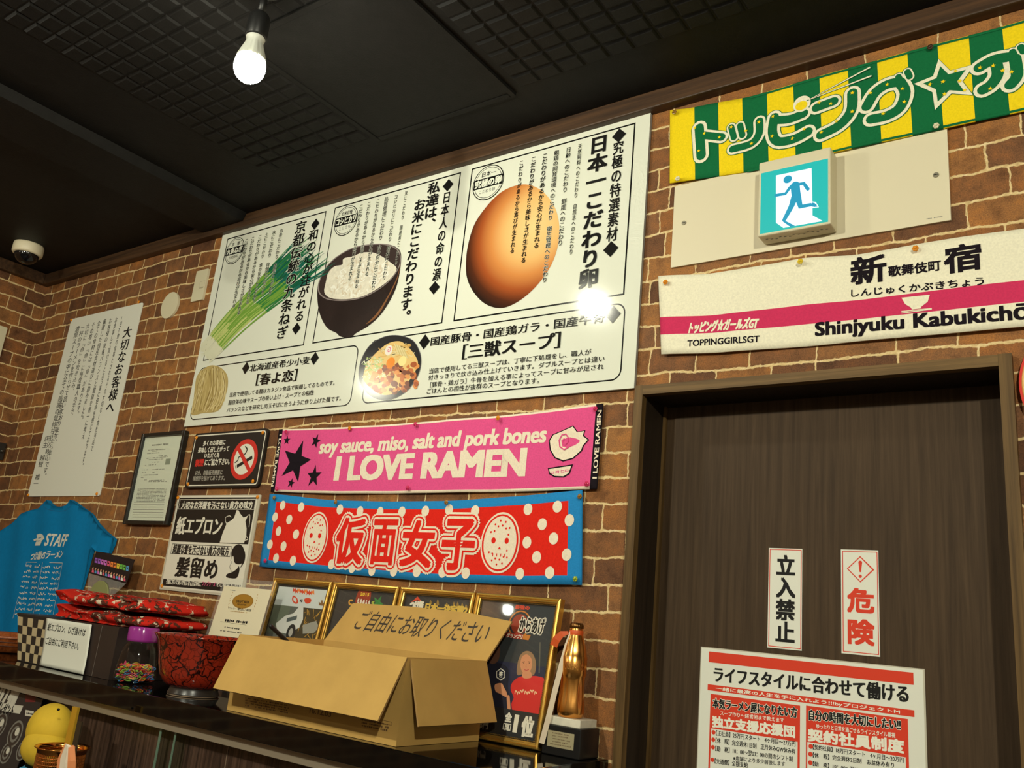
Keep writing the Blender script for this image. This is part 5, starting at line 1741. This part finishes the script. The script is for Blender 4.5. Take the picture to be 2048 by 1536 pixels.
kx = 0.046 / (bb[2] - bb[0]); ky = 0.015 / (bb[3] - bb[1])
for x, y in v:
    u = (x - (bb[0] + bb[2]) / 2) * kx; w_ = (y - (bb[1] + bb[3]) / 2) * ky
    an = ac + (u + w_ * .25) / 0.0276
    b.v.append(Vector((TX + 0.0280 * math.cos(an), TY + 0.0280 * math.sin(an), 1.2832 + .101 + w_)))
for q_ in tt:
    b.face([n0 + i for i in q_], mat('trophy_letter', S(232, 172, 92), 0.3, 1.0))
bot_ = b.build('bottle', tr_, (TX, TY, 1.283))
b = MB()
b.lathe([(.0138, .176), (.0146, .1765), (.0142, .183), (.012, .187), (0, .1878)], (TX, TY, 1.2832), mat('cap_bronze', S(120, 84, 44), 0.3, 0.9), 84, wob=lambda a, j, z: 1 + (0.04 * math.cos(a * 21) if j < 3 else 0))
b.build('crown_cap', bot_, (TX, TY, 1.46))
orange_r = mat('ribbon_orange', S(210, 84, 28), 0.5); white_r = mat('ribbon_white', S(214, 196, 172), 0.55)
b = MB()
b.lathe([(.0146, .161), (.0152, .163), (.0152, .170), (.0146, .172)], (TX, TY, 1.2832), orange_r, 40)


def strip(b, pts, wv, m_):
    n0 = len(b.v)
    for i, p in enumerate(pts):
        p = Vector(p)
        w_ = wv[i] if isinstance(wv, list) else wv
        d = (Vector(pts[min(i + 1, len(pts) - 1)]) - Vector(pts[max(i - 1, 0)])).normalized()
        sd = d.cross(Vector((0.5, -0.85, 0.1))).normalized() * (w_ / 2)
        nn = Vector((0.5, -0.85, 0.1)).normalized() * 0.0004
        b.v += [p + sd + nn, p - sd + nn, p - sd - nn, p + sd - nn]
    for i in range(len(pts) - 1):
        for j in range(4):
            k = (j + 1) % 4
            b.face((n0 + 4 * i + j, n0 + 4 * i + k, n0 + 4 * i + 4 + k, n0 + 4 * i + 4 + j), m_, False)


zt = 1.449
strip(b, [(TX - .012, TY - .012, zt), (TX - .024, TY - .018, zt - .004), (TX - .034, TY - .022, zt - .016), (TX - .040, TY - .022, zt - .030)], [.006, .013, .016, .016], orange_r)
b.build('ribbon_bow', tr_, (TX, TY, 1.44))
b = MB()
strip(b, [tuple(at(p_, Y=y_)) for p_, y_ in (((1142, 1262), -.064), ((1134, 1290), -.070), ((1123, 1330), -.078), ((1109, 1385), -.085), ((1097, 1435), -.091), ((1083, 1487), -.0935))], [.004, .010, .011, .011, .011, .011], white_r)
b.build('ribbon_tail', tr_, (TX, TY, 1.3))

# ------------------------------------------------------------------ lacquer bowl
def crackle():
    m = bpy.data.materials.new('crackle_lacquer'); m.use_nodes = True
    N, L = nodes_of(m); p = N['Principled BSDF']
    g = N.new('ShaderNodeTexCoord')
    nz = N.new('ShaderNodeTexNoise'); nz.inputs['Scale'].default_value = 30; nz.inputs['Detail'].default_value = 3
    L.new(g.outputs['Object'], nz.inputs['Vector'])
    mv = N.new('ShaderNodeMix'); mv.data_type = 'RGBA'; mv.inputs[0].default_value = 0.04
    L.new(g.outputs['Object'], mv.inputs[6]); L.new(nz.outputs['Color'], mv.inputs[7])
    outs = []
    for sc_, th in ((26, 0.045), (62, 0.06)):
        v = N.new('ShaderNodeTexVoronoi'); v.feature = 'DISTANCE_TO_EDGE'; v.inputs['Scale'].default_value = sc_
        L.new(mv.outputs[2], v.inputs['Vector'])
        r_ = N.new('ShaderNodeMapRange'); r_.inputs[1].default_value = th * .3; r_.inputs[2].default_value = th
        L.new(v.outputs['Distance'], r_.inputs[0]); outs.append(r_.outputs[0])
    k = math_node(N, L, 'MULTIPLY', outs[0], math_node(N, L, 'MULTIPLY_ADD', outs[1], 0.5, 0.5))
    L.new(ramp(N, L, k, [(0.0, S(34, 12, 9)), (0.55, S(100, 30, 17)), (1.0, S(146, 42, 24))]), p.inputs['Base Color'])
    p.inputs['Roughness'].default_value = 0.12; p.inputs['Coat Weight'].default_value = 0.5
    return m


BX, BY = -1.942, -0.262
bw = empty('lacquer_bowl', (BX, BY, ZS), 'large red crackled lacquer bowl between the rubber band jar and cardboard box', 'bowl')
prof = [(0.0, 0.018), (0.050, 0.018), (0.060, 0.019), (0.076, 0.029), (0.087, 0.046), (0.0945, 0.072), (0.100, 0.098), (0.108, 0.127), (0.1165, 0.140), (0.1170, 0.1415), (0.1145, 0.1415), (0.105, 0.127), (0.096, 0.098), (0.089, 0.070), (0.076, 0.042), (0.04, 0.030), (0.0, 0.028)]
b = MB(); b.lathe(prof, (BX, BY, ZS), crackle(), 72); b.build('bowl_body', bw, (BX, BY, ZS + .03))
b = MB(); b.lathe([(0.0, 0.0005), (0.060, 0.0005), (0.0625, 0.003), (0.0620, 0.006), (0.058, 0.014), (0.058, 0.0195)], (BX, BY, ZS), None, 64,
                  mats=[mat('foot_cream', S(196, 168, 140), 0.5)] * 2 + [mat('foot_dark', S(46, 42, 40), 0.3)] * 3)
b.build('foot_ring', bw, (BX, BY, ZS))

# ------------------------------------------------------------------ jar of rubber bands
JX, JY = -2.196, -0.266
jar = empty('plastic_jar', (JX, JY, ZS), 'clear plastic jar with a purple lid beside the red bowl', 'jar')
prof = [(0.0, 0.0006), (0.048, 0.0006), (0.0535, 0.004), (0.0545, 0.014), (0.053, 0.032), (0.049, 0.064), (0.045, 0.086), (0.0425, 0.094), (0.0375, 0.100), (0.0365, 0.106), (0.0365, 0.116)]
b = MB(); b.lathe(prof, (JX, JY, ZS), clear_mat('jar_plastic', (0.93, 0.92, 0.93, 1), 0.0, 0.03), 56); b.build('jar_body', jar, (JX, JY, ZS))
b = MB(); b.lathe([(0.0365, 0.106), (0.0385, 0.1065), (0.0390, 0.112), (0.0390, 0.139), (0.037, 0.143), (0.0, 0.1435)], (JX, JY, ZS), mat('lid_purple', S(150, 50, 140), 0.15, spec=0.6), 64,
                  wob=lambda a, j, z: 1 + (0.012 * math.cos(a * 32) if 2 <= j <= 3 else 0)); b.build('lid', jar, (JX, JY, ZS + .098))
rnd = random.Random(21)
cols = [mat('band_' + n, c, 0.5) for n, c in (('orange', S(226, 110, 40)), ('yellow', S(222, 196, 50)), ('pink', S(222, 80, 120)), ('blue', S(60, 120, 170)), ('green', S(130, 180, 70)), ('red', S(206, 60, 44)))]
b = MB()
for k in range(330):
    a, q_ = rnd.uniform(0, 2 * PI), math.sqrt(rnd.random())
    zc = 0.006 + 0.040 * rnd.random() ** 0.8
    rm = 0.043 * q_
    c = Vector((JX + rm * math.cos(a), JY + rm * math.sin(a), ZS + zc))
    d1 = Vector((rnd.uniform(-1, 1), rnd.uniform(-1, 1), rnd.uniform(-.25, .25))).normalized(); d2 = d1.orthogonal().normalized()
    la, lb = rnd.uniform(.006, .010), rnd.uniform(.0015, .005)
    pts = [c + d1 * la * math.cos(2 * PI * i / 10) + d2 * lb * math.sin(2 * PI * i / 10) for i in range(11)]
    pts = [Vector((p.x, p.y, max(p.z, ZS + 0.003))) for p in pts]
    b.tube(pts, 0.0011, cols[k % 6], 5, False)
put(b.build('rubber_bands', loc=(JX, JY, ZS + .002)), 'heap of coloured rubber bands inside the clear plastic jar', 'rubber bands', kind='stuff')

# ------------------------------------------------------------------ chequered box, dark box, note
ck_b, ck_c = mat('check_black', S(40, 36, 34), 0.5), mat('check_cream', S(186, 168, 132), 0.6)
cx0, cx1, czt = -2.822, -2.50, 1.339
cb0, cb1, czb = -2.758, -2.53, ZS + 0.0005
b = MB(); b.hexa([(cb0, -0.300, czb), (cb1, -0.300, czb), (cb1, -0.052, czb), (cb0, -0.052, czb), (cx0, -0.300, czt), (cx1, -0.300, czt), (cx1, -0.052, czt), (cx0, -0.052, czt)], ck_b)
nx, nz = 10, 5
for i in range(nx):
    for j in range(nz):
        if (i + j) % 2 == 0:
            n0 = len(b.v)
            for a_, c_ in ((i, j), (i + 1, j), (i + 1, j + 1), (i, j + 1)):
                g_ = 0.02 + 0.94 * c_ / nz
                xl, xr = cb0 + (cx0 - cb0) * g_, cb1 + (cx1 - cb1) * g_
                b.v.append(Vector((xl + (xr - xl) * a_ / nx, -0.3003, czb + (czt - czb) * g_)))
            b.face((n0, n0 + 1, n0 + 2, n0 + 3), ck_c)
b.box((cx0 - .002, -0.302, czt), (cx1 + .001, -0.051, czt + .006), ck_b)
put(b.build('chequered_box', loc=(-2.644, -0.18, ZS)), 'black and cream chequered box at the left of the shelf behind the note', 'box')
dk = mat('box_dark', S(48, 40, 38), 0.3, vary=0.12, vscale=8)
b = MB(); b.box((-2.488, -0.300, ZS + .0005), (-2.262, -0.052, 1.346), dk)
b.box((-2.345, -0.3006, ZS + .002), (-2.3435, -0.3001, 1.344), mat('seam_grey', S(110, 100, 92), 0.5))
put(b.build('dark_box', loc=(-2.375, -0.18, ZS), bevel=0.002), 'plain dark box behind the rubber band jar and under the red cloths', 'box')
s = wall_sheet(M, -0.305, dl=0.0002, warp=lambda u, v: 0.004 * max(0, (v + 0.22) / -0.07) ** 2)
s.rawuv = True
n0_, n1_ = s.uv((380, 312)), s.uv((690, 772))
s.cloth([(n0_[0], n0_[1]), (n0_[0] + .12, n0_[1] + .001), (n1_[0] - .018, n0_[1] + .001)], [(n0_[0] + .028, n1_[1]), (n1_[0], n1_[1])], [0, 1], [0, 1], lambda i, j: paper, t=0.0006)
s.rawuv = False
s.text('紙エプロン、ひざ掛けは', (385, 412), (706, 398), ink, 2, 0.010)
s.text('ご自由にご利用下さい。', (370, 524), (652, 512), ink, 2, 0.010)
s.done('paper_note', 'white handwritten note taped over the front of the chequered box', 'note')

# ------------------------------------------------------------------ folded red cloths
def cloth_print():
    m = bpy.data.materials.new('red_cloth'); m.use_nodes = True
    N, L = nodes_of(m); p = N['Principled BSDF']
    g = N.new('ShaderNodeTexCoord')
    v = N.new('ShaderNodeTexVoronoi'); v.inputs['Scale'].default_value = 34; v.inputs['Randomness'].default_value = 1
    L.new(g.outputs['Object'], v.inputs['Vector'])
    n = N.new('ShaderNodeTexNoise'); n.inputs['Scale'].default_value = 42; n.inputs['Detail'].default_value = 4; n.inputs['Roughness'].default_value = .7
    L.new(g.outputs['Object'], n.inputs['Vector'])
    n2 = N.new('ShaderNodeTexNoise'); n2.inputs['Scale'].default_value = 17; n2.inputs['Detail'].default_value = 2
    L.new(g.outputs['Object'], n2.inputs['Vector'])
    wh = math_node(N, L, 'MULTIPLY', math_node(N, L, 'GREATER_THAN', n.outputs['Fac'], 0.565), math_node(N, L, 'LESS_THAN', v.outputs['Distance'], 0.5))
    dkm = math_node(N, L, 'MULTIPLY', math_node(N, L, 'GREATER_THAN', n2.outputs['Fac'], 0.515), math_node(N, L, 'GREATER_THAN', n.outputs['Fac'], 0.44))
    a = N.new('ShaderNodeMix'); a.data_type = 'RGBA'; a.inputs[6].default_value = S(196, 40, 28); a.inputs[7].default_value = S(84, 46, 34)
    L.new(dkm, a.inputs[0])
    c = N.new('ShaderNodeMix'); c.data_type = 'RGBA'; c.inputs[7].default_value = S(214, 196, 170)
    L.new(wh, c.inputs[0]); L.new(a.outputs[2], c.inputs[6])
    L.new(c.outputs[2], p.inputs['Base Color'])
    p.inputs['Roughness'].default_value = 0.9; p.inputs['Specular IOR Level'].default_value = 0.1
    return m


red_cloth = cloth_print()


def folded(name, c, half, ph, label, ang=0.0, under=0.0):
    b = MB()
    n, m_ = 72, 22
    se = lambda v, e: math.copysign(abs(v) ** e, v)
    for j in range(m_ + 1):
        t = -PI / 2 + PI * j / m_
        for i in range(n):
            a = 2 * PI * i / n
            k_ = abs(math.cos(t)) ** .22
            x = half[0] * se(math.cos(a), .3) * k_
            y = half[1] * se(math.sin(a), .3) * k_
            z = half[2] * se(math.sin(t), .6)
            up = 1.0 if math.sin(t) > 0.15 else under
            z += (0.0045 * math.sin(x * 26 + .3) + 0.003 * math.sin(x * 47 + y * 20)) * up
            fold = 0.013 * math.sin(t * 5 + x * 8 + ph)
            x += fold * .5 * math.cos(a); y += fold * .8 * math.sin(a) - 0.007 * math.sin(x * 22 + ph) * (1 if math.sin(a) < 0 else 0)
            ca, sa = math.cos(ang), math.sin(ang)
            zz = max(c[2] + z, c[2] - half[2])
            b.v.append(Vector((c[0] + x * ca - y * sa, c[1] + x * sa + y * ca, zz)))
    for j in range(m_):
        for i in range(n):
            i2 = (i + 1) % n
            b.face((j * n + i, j * n + i2, (j + 1) * n + i2, (j + 1) * n + i), red_cloth, True)
    put(b.build(name, loc=(c[0], c[1], c[2] - half[2])), label, 'cloth', 'folded red cloths on the boxes')


folded('folded_cloth', (-2.425, -0.172, 1.3645), (0.238, 0.116, 0.0180), 0.3, 'lower of the two folded red patterned cloths on the boxes')
folded('folded_cloth', (-2.432, -0.176, 1.4075), (0.246, 0.118, 0.0180), 1.7, 'upper folded red patterned cloth, on top of the pile', under=1.0)

# ------------------------------------------------------------------ clear bag with a black header card
hb = empty('header_card_bag', (-2.76, -0.05, 1.345), 'clear bag with a colourful black header card behind the red cloths', 'bag')
s = Sheet((-2.75, -0.072, 1.345), (1, 0, 0), (0, 0.03, 0.21), I, dl=0.0002)
q4 = [s.uv(p) for p in ((910, 955), (1295, 1055), (1378, 815), (985, 730))]
s.slab_uv(q4, 0.0015, mat('header_black', S(24, 22, 30), 0.25))
lc = [mat('hdr_' + str(i), S(*c), 0.4) for i, c in enumerate(((150, 90, 190), (206, 110, 200), (226, 90, 120), (236, 130, 60), (226, 206, 60), (110, 190, 80), (80, 150, 200)))]
for k in range(11):
    x, y = 975 + 32 * k, 790 + 8.2 * k
    s.poly([(x, y + 5), (x + 26, y + 11), (x + 20, y + 62), (x - 6, y + 56)], lc[(k * 7) // 11], 1); s.poly([(x + 6, y + 22), (x + 17, y + 25), (x + 15, y + 38), (x + 4, y + 35)], MATS['header_black'], 2)
for k in range(13):
    x, y = 940 + 27 * k, 905 + 7.4 * k
    s.disc((x + 12, y), 0.0042, skin_ := mat('hdr_skin', S(206, 150, 120), 0.4), 1, n=12)
    s.poly([(x, y + 40), (x + 4, y + 12), (x + 20, y + 15), (x + 22, y + 46)], (lc[2], lc[6], lc[1], white_ink)[k % 4], 1)
s.done('header_card', parent=hb)
s = Sheet((-2.75, -0.073, 1.345), (1, 0, 0), (0, 0.03, 0.21), I, dl=0.0002)
s.slab_uv([s.uv(p) for p in ((890, 1190), (1010, 1260), (1140, 1200), (1290, 1060), (910, 955))], 0.0008, clear_mat('bag_film', (0.92, 0.92, 0.90, 1), 0.10, 0.1))
s.done('bag_film', parent=hb)
gp = at(I(1005, 1215), Y=-0.062)
b = MB(); b.tube([(gp.x, -0.065, gp.z), (gp.x, -0.058, gp.z)], 0.058, mat('green_disc', S(140, 142, 92), 0.5), 40); b.build('bag_contents', hb, tuple(gp))

# ------------------------------------------------------------------ round wooden tray at the left end
ty = empty('wooden_tray', (-3.10, -0.17, ZS), 'round orange brown wooden tray at the far left end of the shelf', 'tray')
ow = wood('tray_wood', S(120, 58, 26), S(176, 96, 46), 'X', 1.5, 0.35)
b = MB(); b.lathe([(0, .004), (.09, .004), (.10, .0), (.11, .004), (.13, .022), (.138, .034), (.142, .044), (.146, .052), (.142, .054), (.134, .044), (.125, .03), (.11, .016), (0, .012)], (-3.10, -0.17, ZS + .0004), ow, 72,
                  wob=lambda a, j, z: 1.0)
b.build('tray_body', ty, (-3.10, -0.17, ZS))
b = MB()
for z_, r_ in ((.024, .1325), (.036, .1405), (.047, .1455)):
    b.lathe([(r_, z_ - .001), (r_ + .0012, z_), (r_, z_ + .001)], (-3.10, -0.17, ZS), mat('tray_line', S(70, 34, 18), 0.5), 72)
b.build('tray_grooves', ty, (-3.10, -0.17, ZS + .02))

# ------------------------------------------------------------------ blue staff shirt on the wall
sh_blue = mat('shirt_blue', S(14, 120, 178), 0.9, spec=0.1, vary=0.05, vscale=60, bump=0.2, bscale=800)
sh_w = mat('shirt_print', S(216, 216, 204), 0.7)
shirt = empty('staff_shirt', at(I(500, 900), Y=-0.01), 'bright blue staff shirt with white printing hung on the brick wall', 'shirt')
s = wall_sheet(I, -0.013, dl=0.0003, lift=0.0006, warp=lambda u, v: 0.0035 * math.sin(u * 34 + v * 10) + 0.0025 * math.sin(v * 26 - u * 8) + 0.004)
ou = [(500, 207), (520, 240), (560, 268), (620, 275), (680, 262), (715, 235), (738, 205), (770, 225), (850, 285), (935, 345), (1000, 440), (1080, 525), (1175, 602), (1160, 660), (1120, 750), (1010, 735), (955, 690), (920, 800), (850, 1060), (740, 1400), (660, 1640), (250, 1640), (-150, 1620),
      (-60, 1200), (-20, 980), (-60, 960), (-120, 1010), (-190, 900), (-230, 800), (0, 545), (120, 450), (235, 350), (330, 310), (400, 290), (455, 245)]
pu = [s.uv(p) for p in ou]
# a cut-out filled with a fine grid so that the cloth can ripple
bm = bmesh.new()
vsb = [bm.verts.new((x, y, 0)) for x, y in pu]
bm.faces.new(vsb)
xs = [p[0] for p in pu]; ys = [p[1] for p in pu]
st = 0.022
k = int(min(xs) / st)
while k * st < max(xs):
    bmesh.ops.bisect_plane(bm, geom=bm.verts[:] + bm.edges[:] + bm.faces[:], plane_co=(k * st, 0, 0), plane_no=(1, 0, 0)); k += 1
k = int(min(ys) / st) - 1
while k * st < max(ys):
    bmesh.ops.bisect_plane(bm, geom=bm.verts[:] + bm.edges[:] + bm.faces[:], plane_co=(0, k * st, 0), plane_no=(0, 1, 0)); k += 1
bmesh.ops.triangulate(bm, faces=bm.faces[:])
bm.verts.index_update()
bm.normal_update()
v2 = [(v.co.x, v.co.y) for v in bm.verts]; t2 = [tuple(v.index for v in f.verts) for f in bm.faces]
edges = [(e.verts[0].index, e.verts[1].index) for e in bm.edges if len(e.link_faces) == 1]
bm.free()
s.v = [s.P(x, y, 0) for x, y in v2]
nb = len(s.v)
s.v += [Vector((s.P(x, y, 0).x, -0.004, s.P(x, y, 0).z)) for x, y in v2]
for q_ in t2:
    s.face(q_, sh_blue, True); s.face([i + nb for i in q_][::-1], sh_blue)
for a_, c_ in edges:
    s.face((a_, c_, c_ + nb, a_ + nb), sh_blue)
s.text('STAFF', (468, 672), (722, 560), sh_w, 1, 0.035, shear=0.12)
s.text3('つけ麺VSラーメン', (306, 826), (655, 800), (320, 742), sh_w, 1, (0.035, 0.02), shear=0.1)
s.poly([(375, 560), (420, 548), (455, 565), (470, 600), (440, 625), (430, 650), (420, 672), (355, 672), (362, 640), (380, 620), (345, 625), (340, 610), (380, 595)], sh_w, 1)
s.stroke([(385, 600), (430, 592)], 0.003, sh_blue, 2); s.stroke([(380, 630), (420, 622)], 0.003, sh_blue, 2)
lw = 0.0016
for p0, p1 in (((282, 842), (660, 852)), ((282, 842), (150, 1420)), ((660, 852), (545, 1420)), ((465, 848), (350, 1420))):
    s.stroke([p0, p1], lw, sh_w, 1, caps=False)
rnd = random.Random(31)
for r_ in range(10):
    for c_ in range(4):
        x = 278 + 92 * c_ - r_ * 12.2 + (6 if c_ > 1 else 0); y = 880 + 55 * r_ + c_ * 6
        wd_, k = 60 + rnd.uniform(-6, 12), 0
        while k < wd_:
            g_ = rnd.uniform(9, 17)
            s.stroke([(x + k, y + rnd.uniform(-14, 14)), (x + k + g_ * .5, y + rnd.uniform(-16, 16)), (x + k + g_ * .7, y + rnd.uniform(-14, 14))], 0.0032, sh_w, 1, caps=False); k += g_
s.done('shirt_body', parent=shirt)
s = wall_sheet(I, -0.0125, dl=0.0003, lift=0.0002, warp=lambda u, v: 0.0035 * math.sin(u * 34 + v * 10) + 0.0025 * math.sin(v * 26 - u * 8) + 0.0042)
s.stroke([(455, 252), (490, 290), (550, 315), (620, 322), (690, 308), (740, 275), (770, 232)], 0.002, mat('shirt_seam', S(8, 92, 142), 0.9), 1, caps=False, smooth=5)
s.done('collar_seam', parent=shirt)

# ------------------------------------------------------------------ under the shelf: flyer, yellow plush, gold cup
FL = crop(0, 1310, 0.14713)
s = Sheet((-2.8, -0.365, 0.8605), (1, 0, 0), (0, 0.05, 0.30), FL, dl=0.0003)
dkp = mat('flyer_dark', S(46, 44, 46), 0.3)
u0_, u1_ = s.uv((-260, 700))[0], s.uv((470, 900))[0]
s.slab_rect(u0_, 0.0, u1_, 0.272, 0.002, dkp)
fw_ = mat('flyer_white', S(206, 202, 188), 0.4); fr2 = mat('flyer_red', S(112, 36, 40), 0.4); fgr = mat('flyer_grey', S(120, 118, 112), 0.4)
s.text('つけ麺', (-150, 640), (335, 355), fw_, 1, (0.05, 0.03), shear=0.1)
s.poly([(350, 490), (500, 505), (480, 640), (345, 640)], fr2, 1)
s.poly([(-100, 640), (318, 690), (270, 800), (-100, 740)], fw_, 1)
s.text('プレゼント', (-60, 762), (212, 690), ink, 2, 0.03)
s.poly([(350, 745), (462, 765), (450, 840), (340, 825)], fw_, 1); s.scribble((362, 790), (440, 805), ink, .005, 2, .1, 2)
for x, y, r_ in ((0, 950, .034), (205, 1075, .036), (85, 1330, .028), (-110, 1180, .03), (300, 1300, .026)):
    cu = s.uv((x, y))
    s.disc_uv(cu, r_, fgr, 1, n=32); s.disc_uv(cu, r_ * .84, mat('flyer_bowl', S(58, 50, 46), 0.4), 1.5, n=32); s.disc_uv(cu, r_ * .6, fgr, 2, n=24, r2=r_ * .4); s.disc_uv((cu[0] + r_ * .2, cu[1] + r_ * .2), r_ * .3, fw_, 2.5, n=20)
s.done('flyer', 'dark noodle flyer with white lettering under the left end of the shelf', 'flyer')

yl = mat('plush_yellow', S(206, 170, 40), 0.8, vary=0.12, vscale=18)
yc = at((100, 1462), Y=-0.415)
pl = empty('yellow_plush', (yc.x, yc.y, 0.8605), 'yellow plush toy with a blue scarf under the black shelf', 'toy')
b = MB(); b.ball((yc.x, yc.y, yc.z + .002), 0.068, yl, (1.0, .75, .95), 36, 24)
b.ball((yc.x + .016, yc.y - .010, yc.z - .036), 0.067, yl, (1.0, .8, .72), 36, 20)
b.build('head', pl, tuple(yc))
b = MB(); b.ball((yc.x + .03, yc.y, 0.8605 + 0.0605), 0.073, yl, (1, .8, .82), 30, 18); b.build('body', pl, (yc.x, yc.y, .861))
b = MB()
n = 40
for i in range(n):
    a = 2 * PI * i / n
    for j, (r_, z_) in enumerate(((.060, .062), (.074, .056 + .008 * math.sin(3 * a)), (.082, .034 + .010 * math.sin(5 * a)), (.077, .026 + .010 * math.sin(5 * a)))):
        b.v.append(Vector((yc.x + .026 + r_ * math.cos(a), yc.y + r_ * .8 * math.sin(a), yc.z - .142 + z_)))
for i in range(n):
    for j in range(3):
        i2 = (i + 1) % n
        b.face((4 * i + j, 4 * i2 + j, 4 * i2 + j + 1, 4 * i + j + 1), mat('scarf_blue', S(50, 130, 170), 0.8), True)
b.build('scarf', pl, (yc.x, yc.y, yc.z - .09))
ec = at((117, 1419), Y=yc.y - .058)
b = MB(); b.ball(tuple(ec), 0.0042, ink, (1, .8, .7), 12, 8); b.build('eye', pl, tuple(ec))

gc = at((126, 1494), Y=-0.462)
cup = empty('mesh_cup', (gc.x, gc.y, .8605), 'copper coloured mesh cup tied with a ribbon under the black shelf', 'cup')
copper = mat('copper_mesh', S(214, 138, 70), 0.3, 0.9)
H_ = gc.z - .861
b = MB()
rows, cc, rc_ = 26, 72, 0.053
for j in range(rows + 1):
    z_ = .861 + (H_ - .012) * j / rows
    b.tube([(gc.x + rc_ * math.cos(2 * PI * i / 36), gc.y + rc_ * math.sin(2 * PI * i / 36), z_) for i in range(37)], 0.0009, copper, 4, False)
for i in range(cc):
    a = 2 * PI * i / cc
    b.tube([(gc.x + rc_ * math.cos(a), gc.y + rc_ * math.sin(a), .861), (gc.x + rc_ * math.cos(a), gc.y + rc_ * math.sin(a), gc.z - .010)], 0.0009, copper, 4, False)
b.lathe([(0, 0), (rc_, 0), (rc_, .004)], (gc.x, gc.y, .861), copper, 40)
b.build('cup_mesh', cup, (gc.x, gc.y, .861))
b = MB(); b.lathe([(rc_ - .001, -.014), (rc_ + .001, -.012), (rc_ + .003, -.004), (rc_ + .009, .0), (rc_ + .008, .0015), (rc_, -.002), (rc_ - .002, -.010), (rc_ - .001, -.014)], (gc.x, gc.y, gc.z), mat('copper_rim', S(226, 150, 76), 0.18, 1.0), 56)
b.build('rim', cup, (gc.x, gc.y, gc.z - .014))
b = MB()
rb_o, rb_w = mat('ribbon_peach', S(222, 140, 90), 0.45), mat('ribbon_cream', S(226, 210, 190), 0.45)
f_ = at((150, 1496), Y=gc.y - .05)
for dx_, dz_, m_ in ((-.018, -.05, rb_w), (-.028, -.055, rb_o), (.014, -.05, rb_o), (.006, -.06, rb_w), (.024, -.045, rb_o)):
    strip(b, [(f_.x, f_.y - .004, f_.z), (f_.x + dx_ * .5, f_.y - .014, f_.z + .004), (f_.x + dx_, f_.y - .012, f_.z + dz_ * .5), (f_.x + dx_ * 1.1, f_.y - .006, f_.z + dz_ * 1.3)], [.006, .012, .013, .012], m_)
b.ball(tuple(f_ + Vector((0, -.006, 0))), .008, rb_o, (1, .7, .8), 14, 10)
b.build('ribbon', cup, tuple(f_))
b = MB()
p0, p1 = at((146, 1412), Y=gc.y + .004), at((143, 1475), Y=gc.y + .004)
b.box((p1.x - .018, gc.y, gc.z - .06), (p1.x + .006, gc.y + .006, p0.z), mat('gold_plate', S(240, 190, 60), 0.3, 0.6))
put(b.build('gold_bar', loc=(p1.x, gc.y, gc.z - .06)), 'thin shiny gold plate standing in the copper mesh cup', 'plate')
b = MB(); p2 = at((161, 1442), Y=gc.y - .012)
b.box((p2.x - .006, gc.y - .016, gc.z - .06), (p2.x + .014, gc.y - .013, p2.z), mat('dark_slip', S(70, 62, 48), 0.15, 0.4))
put(b.build('dark_card', loc=(p2.x, gc.y, gc.z - .06)), 'narrow dark card standing beside the gold plate in the mesh cup', 'card')
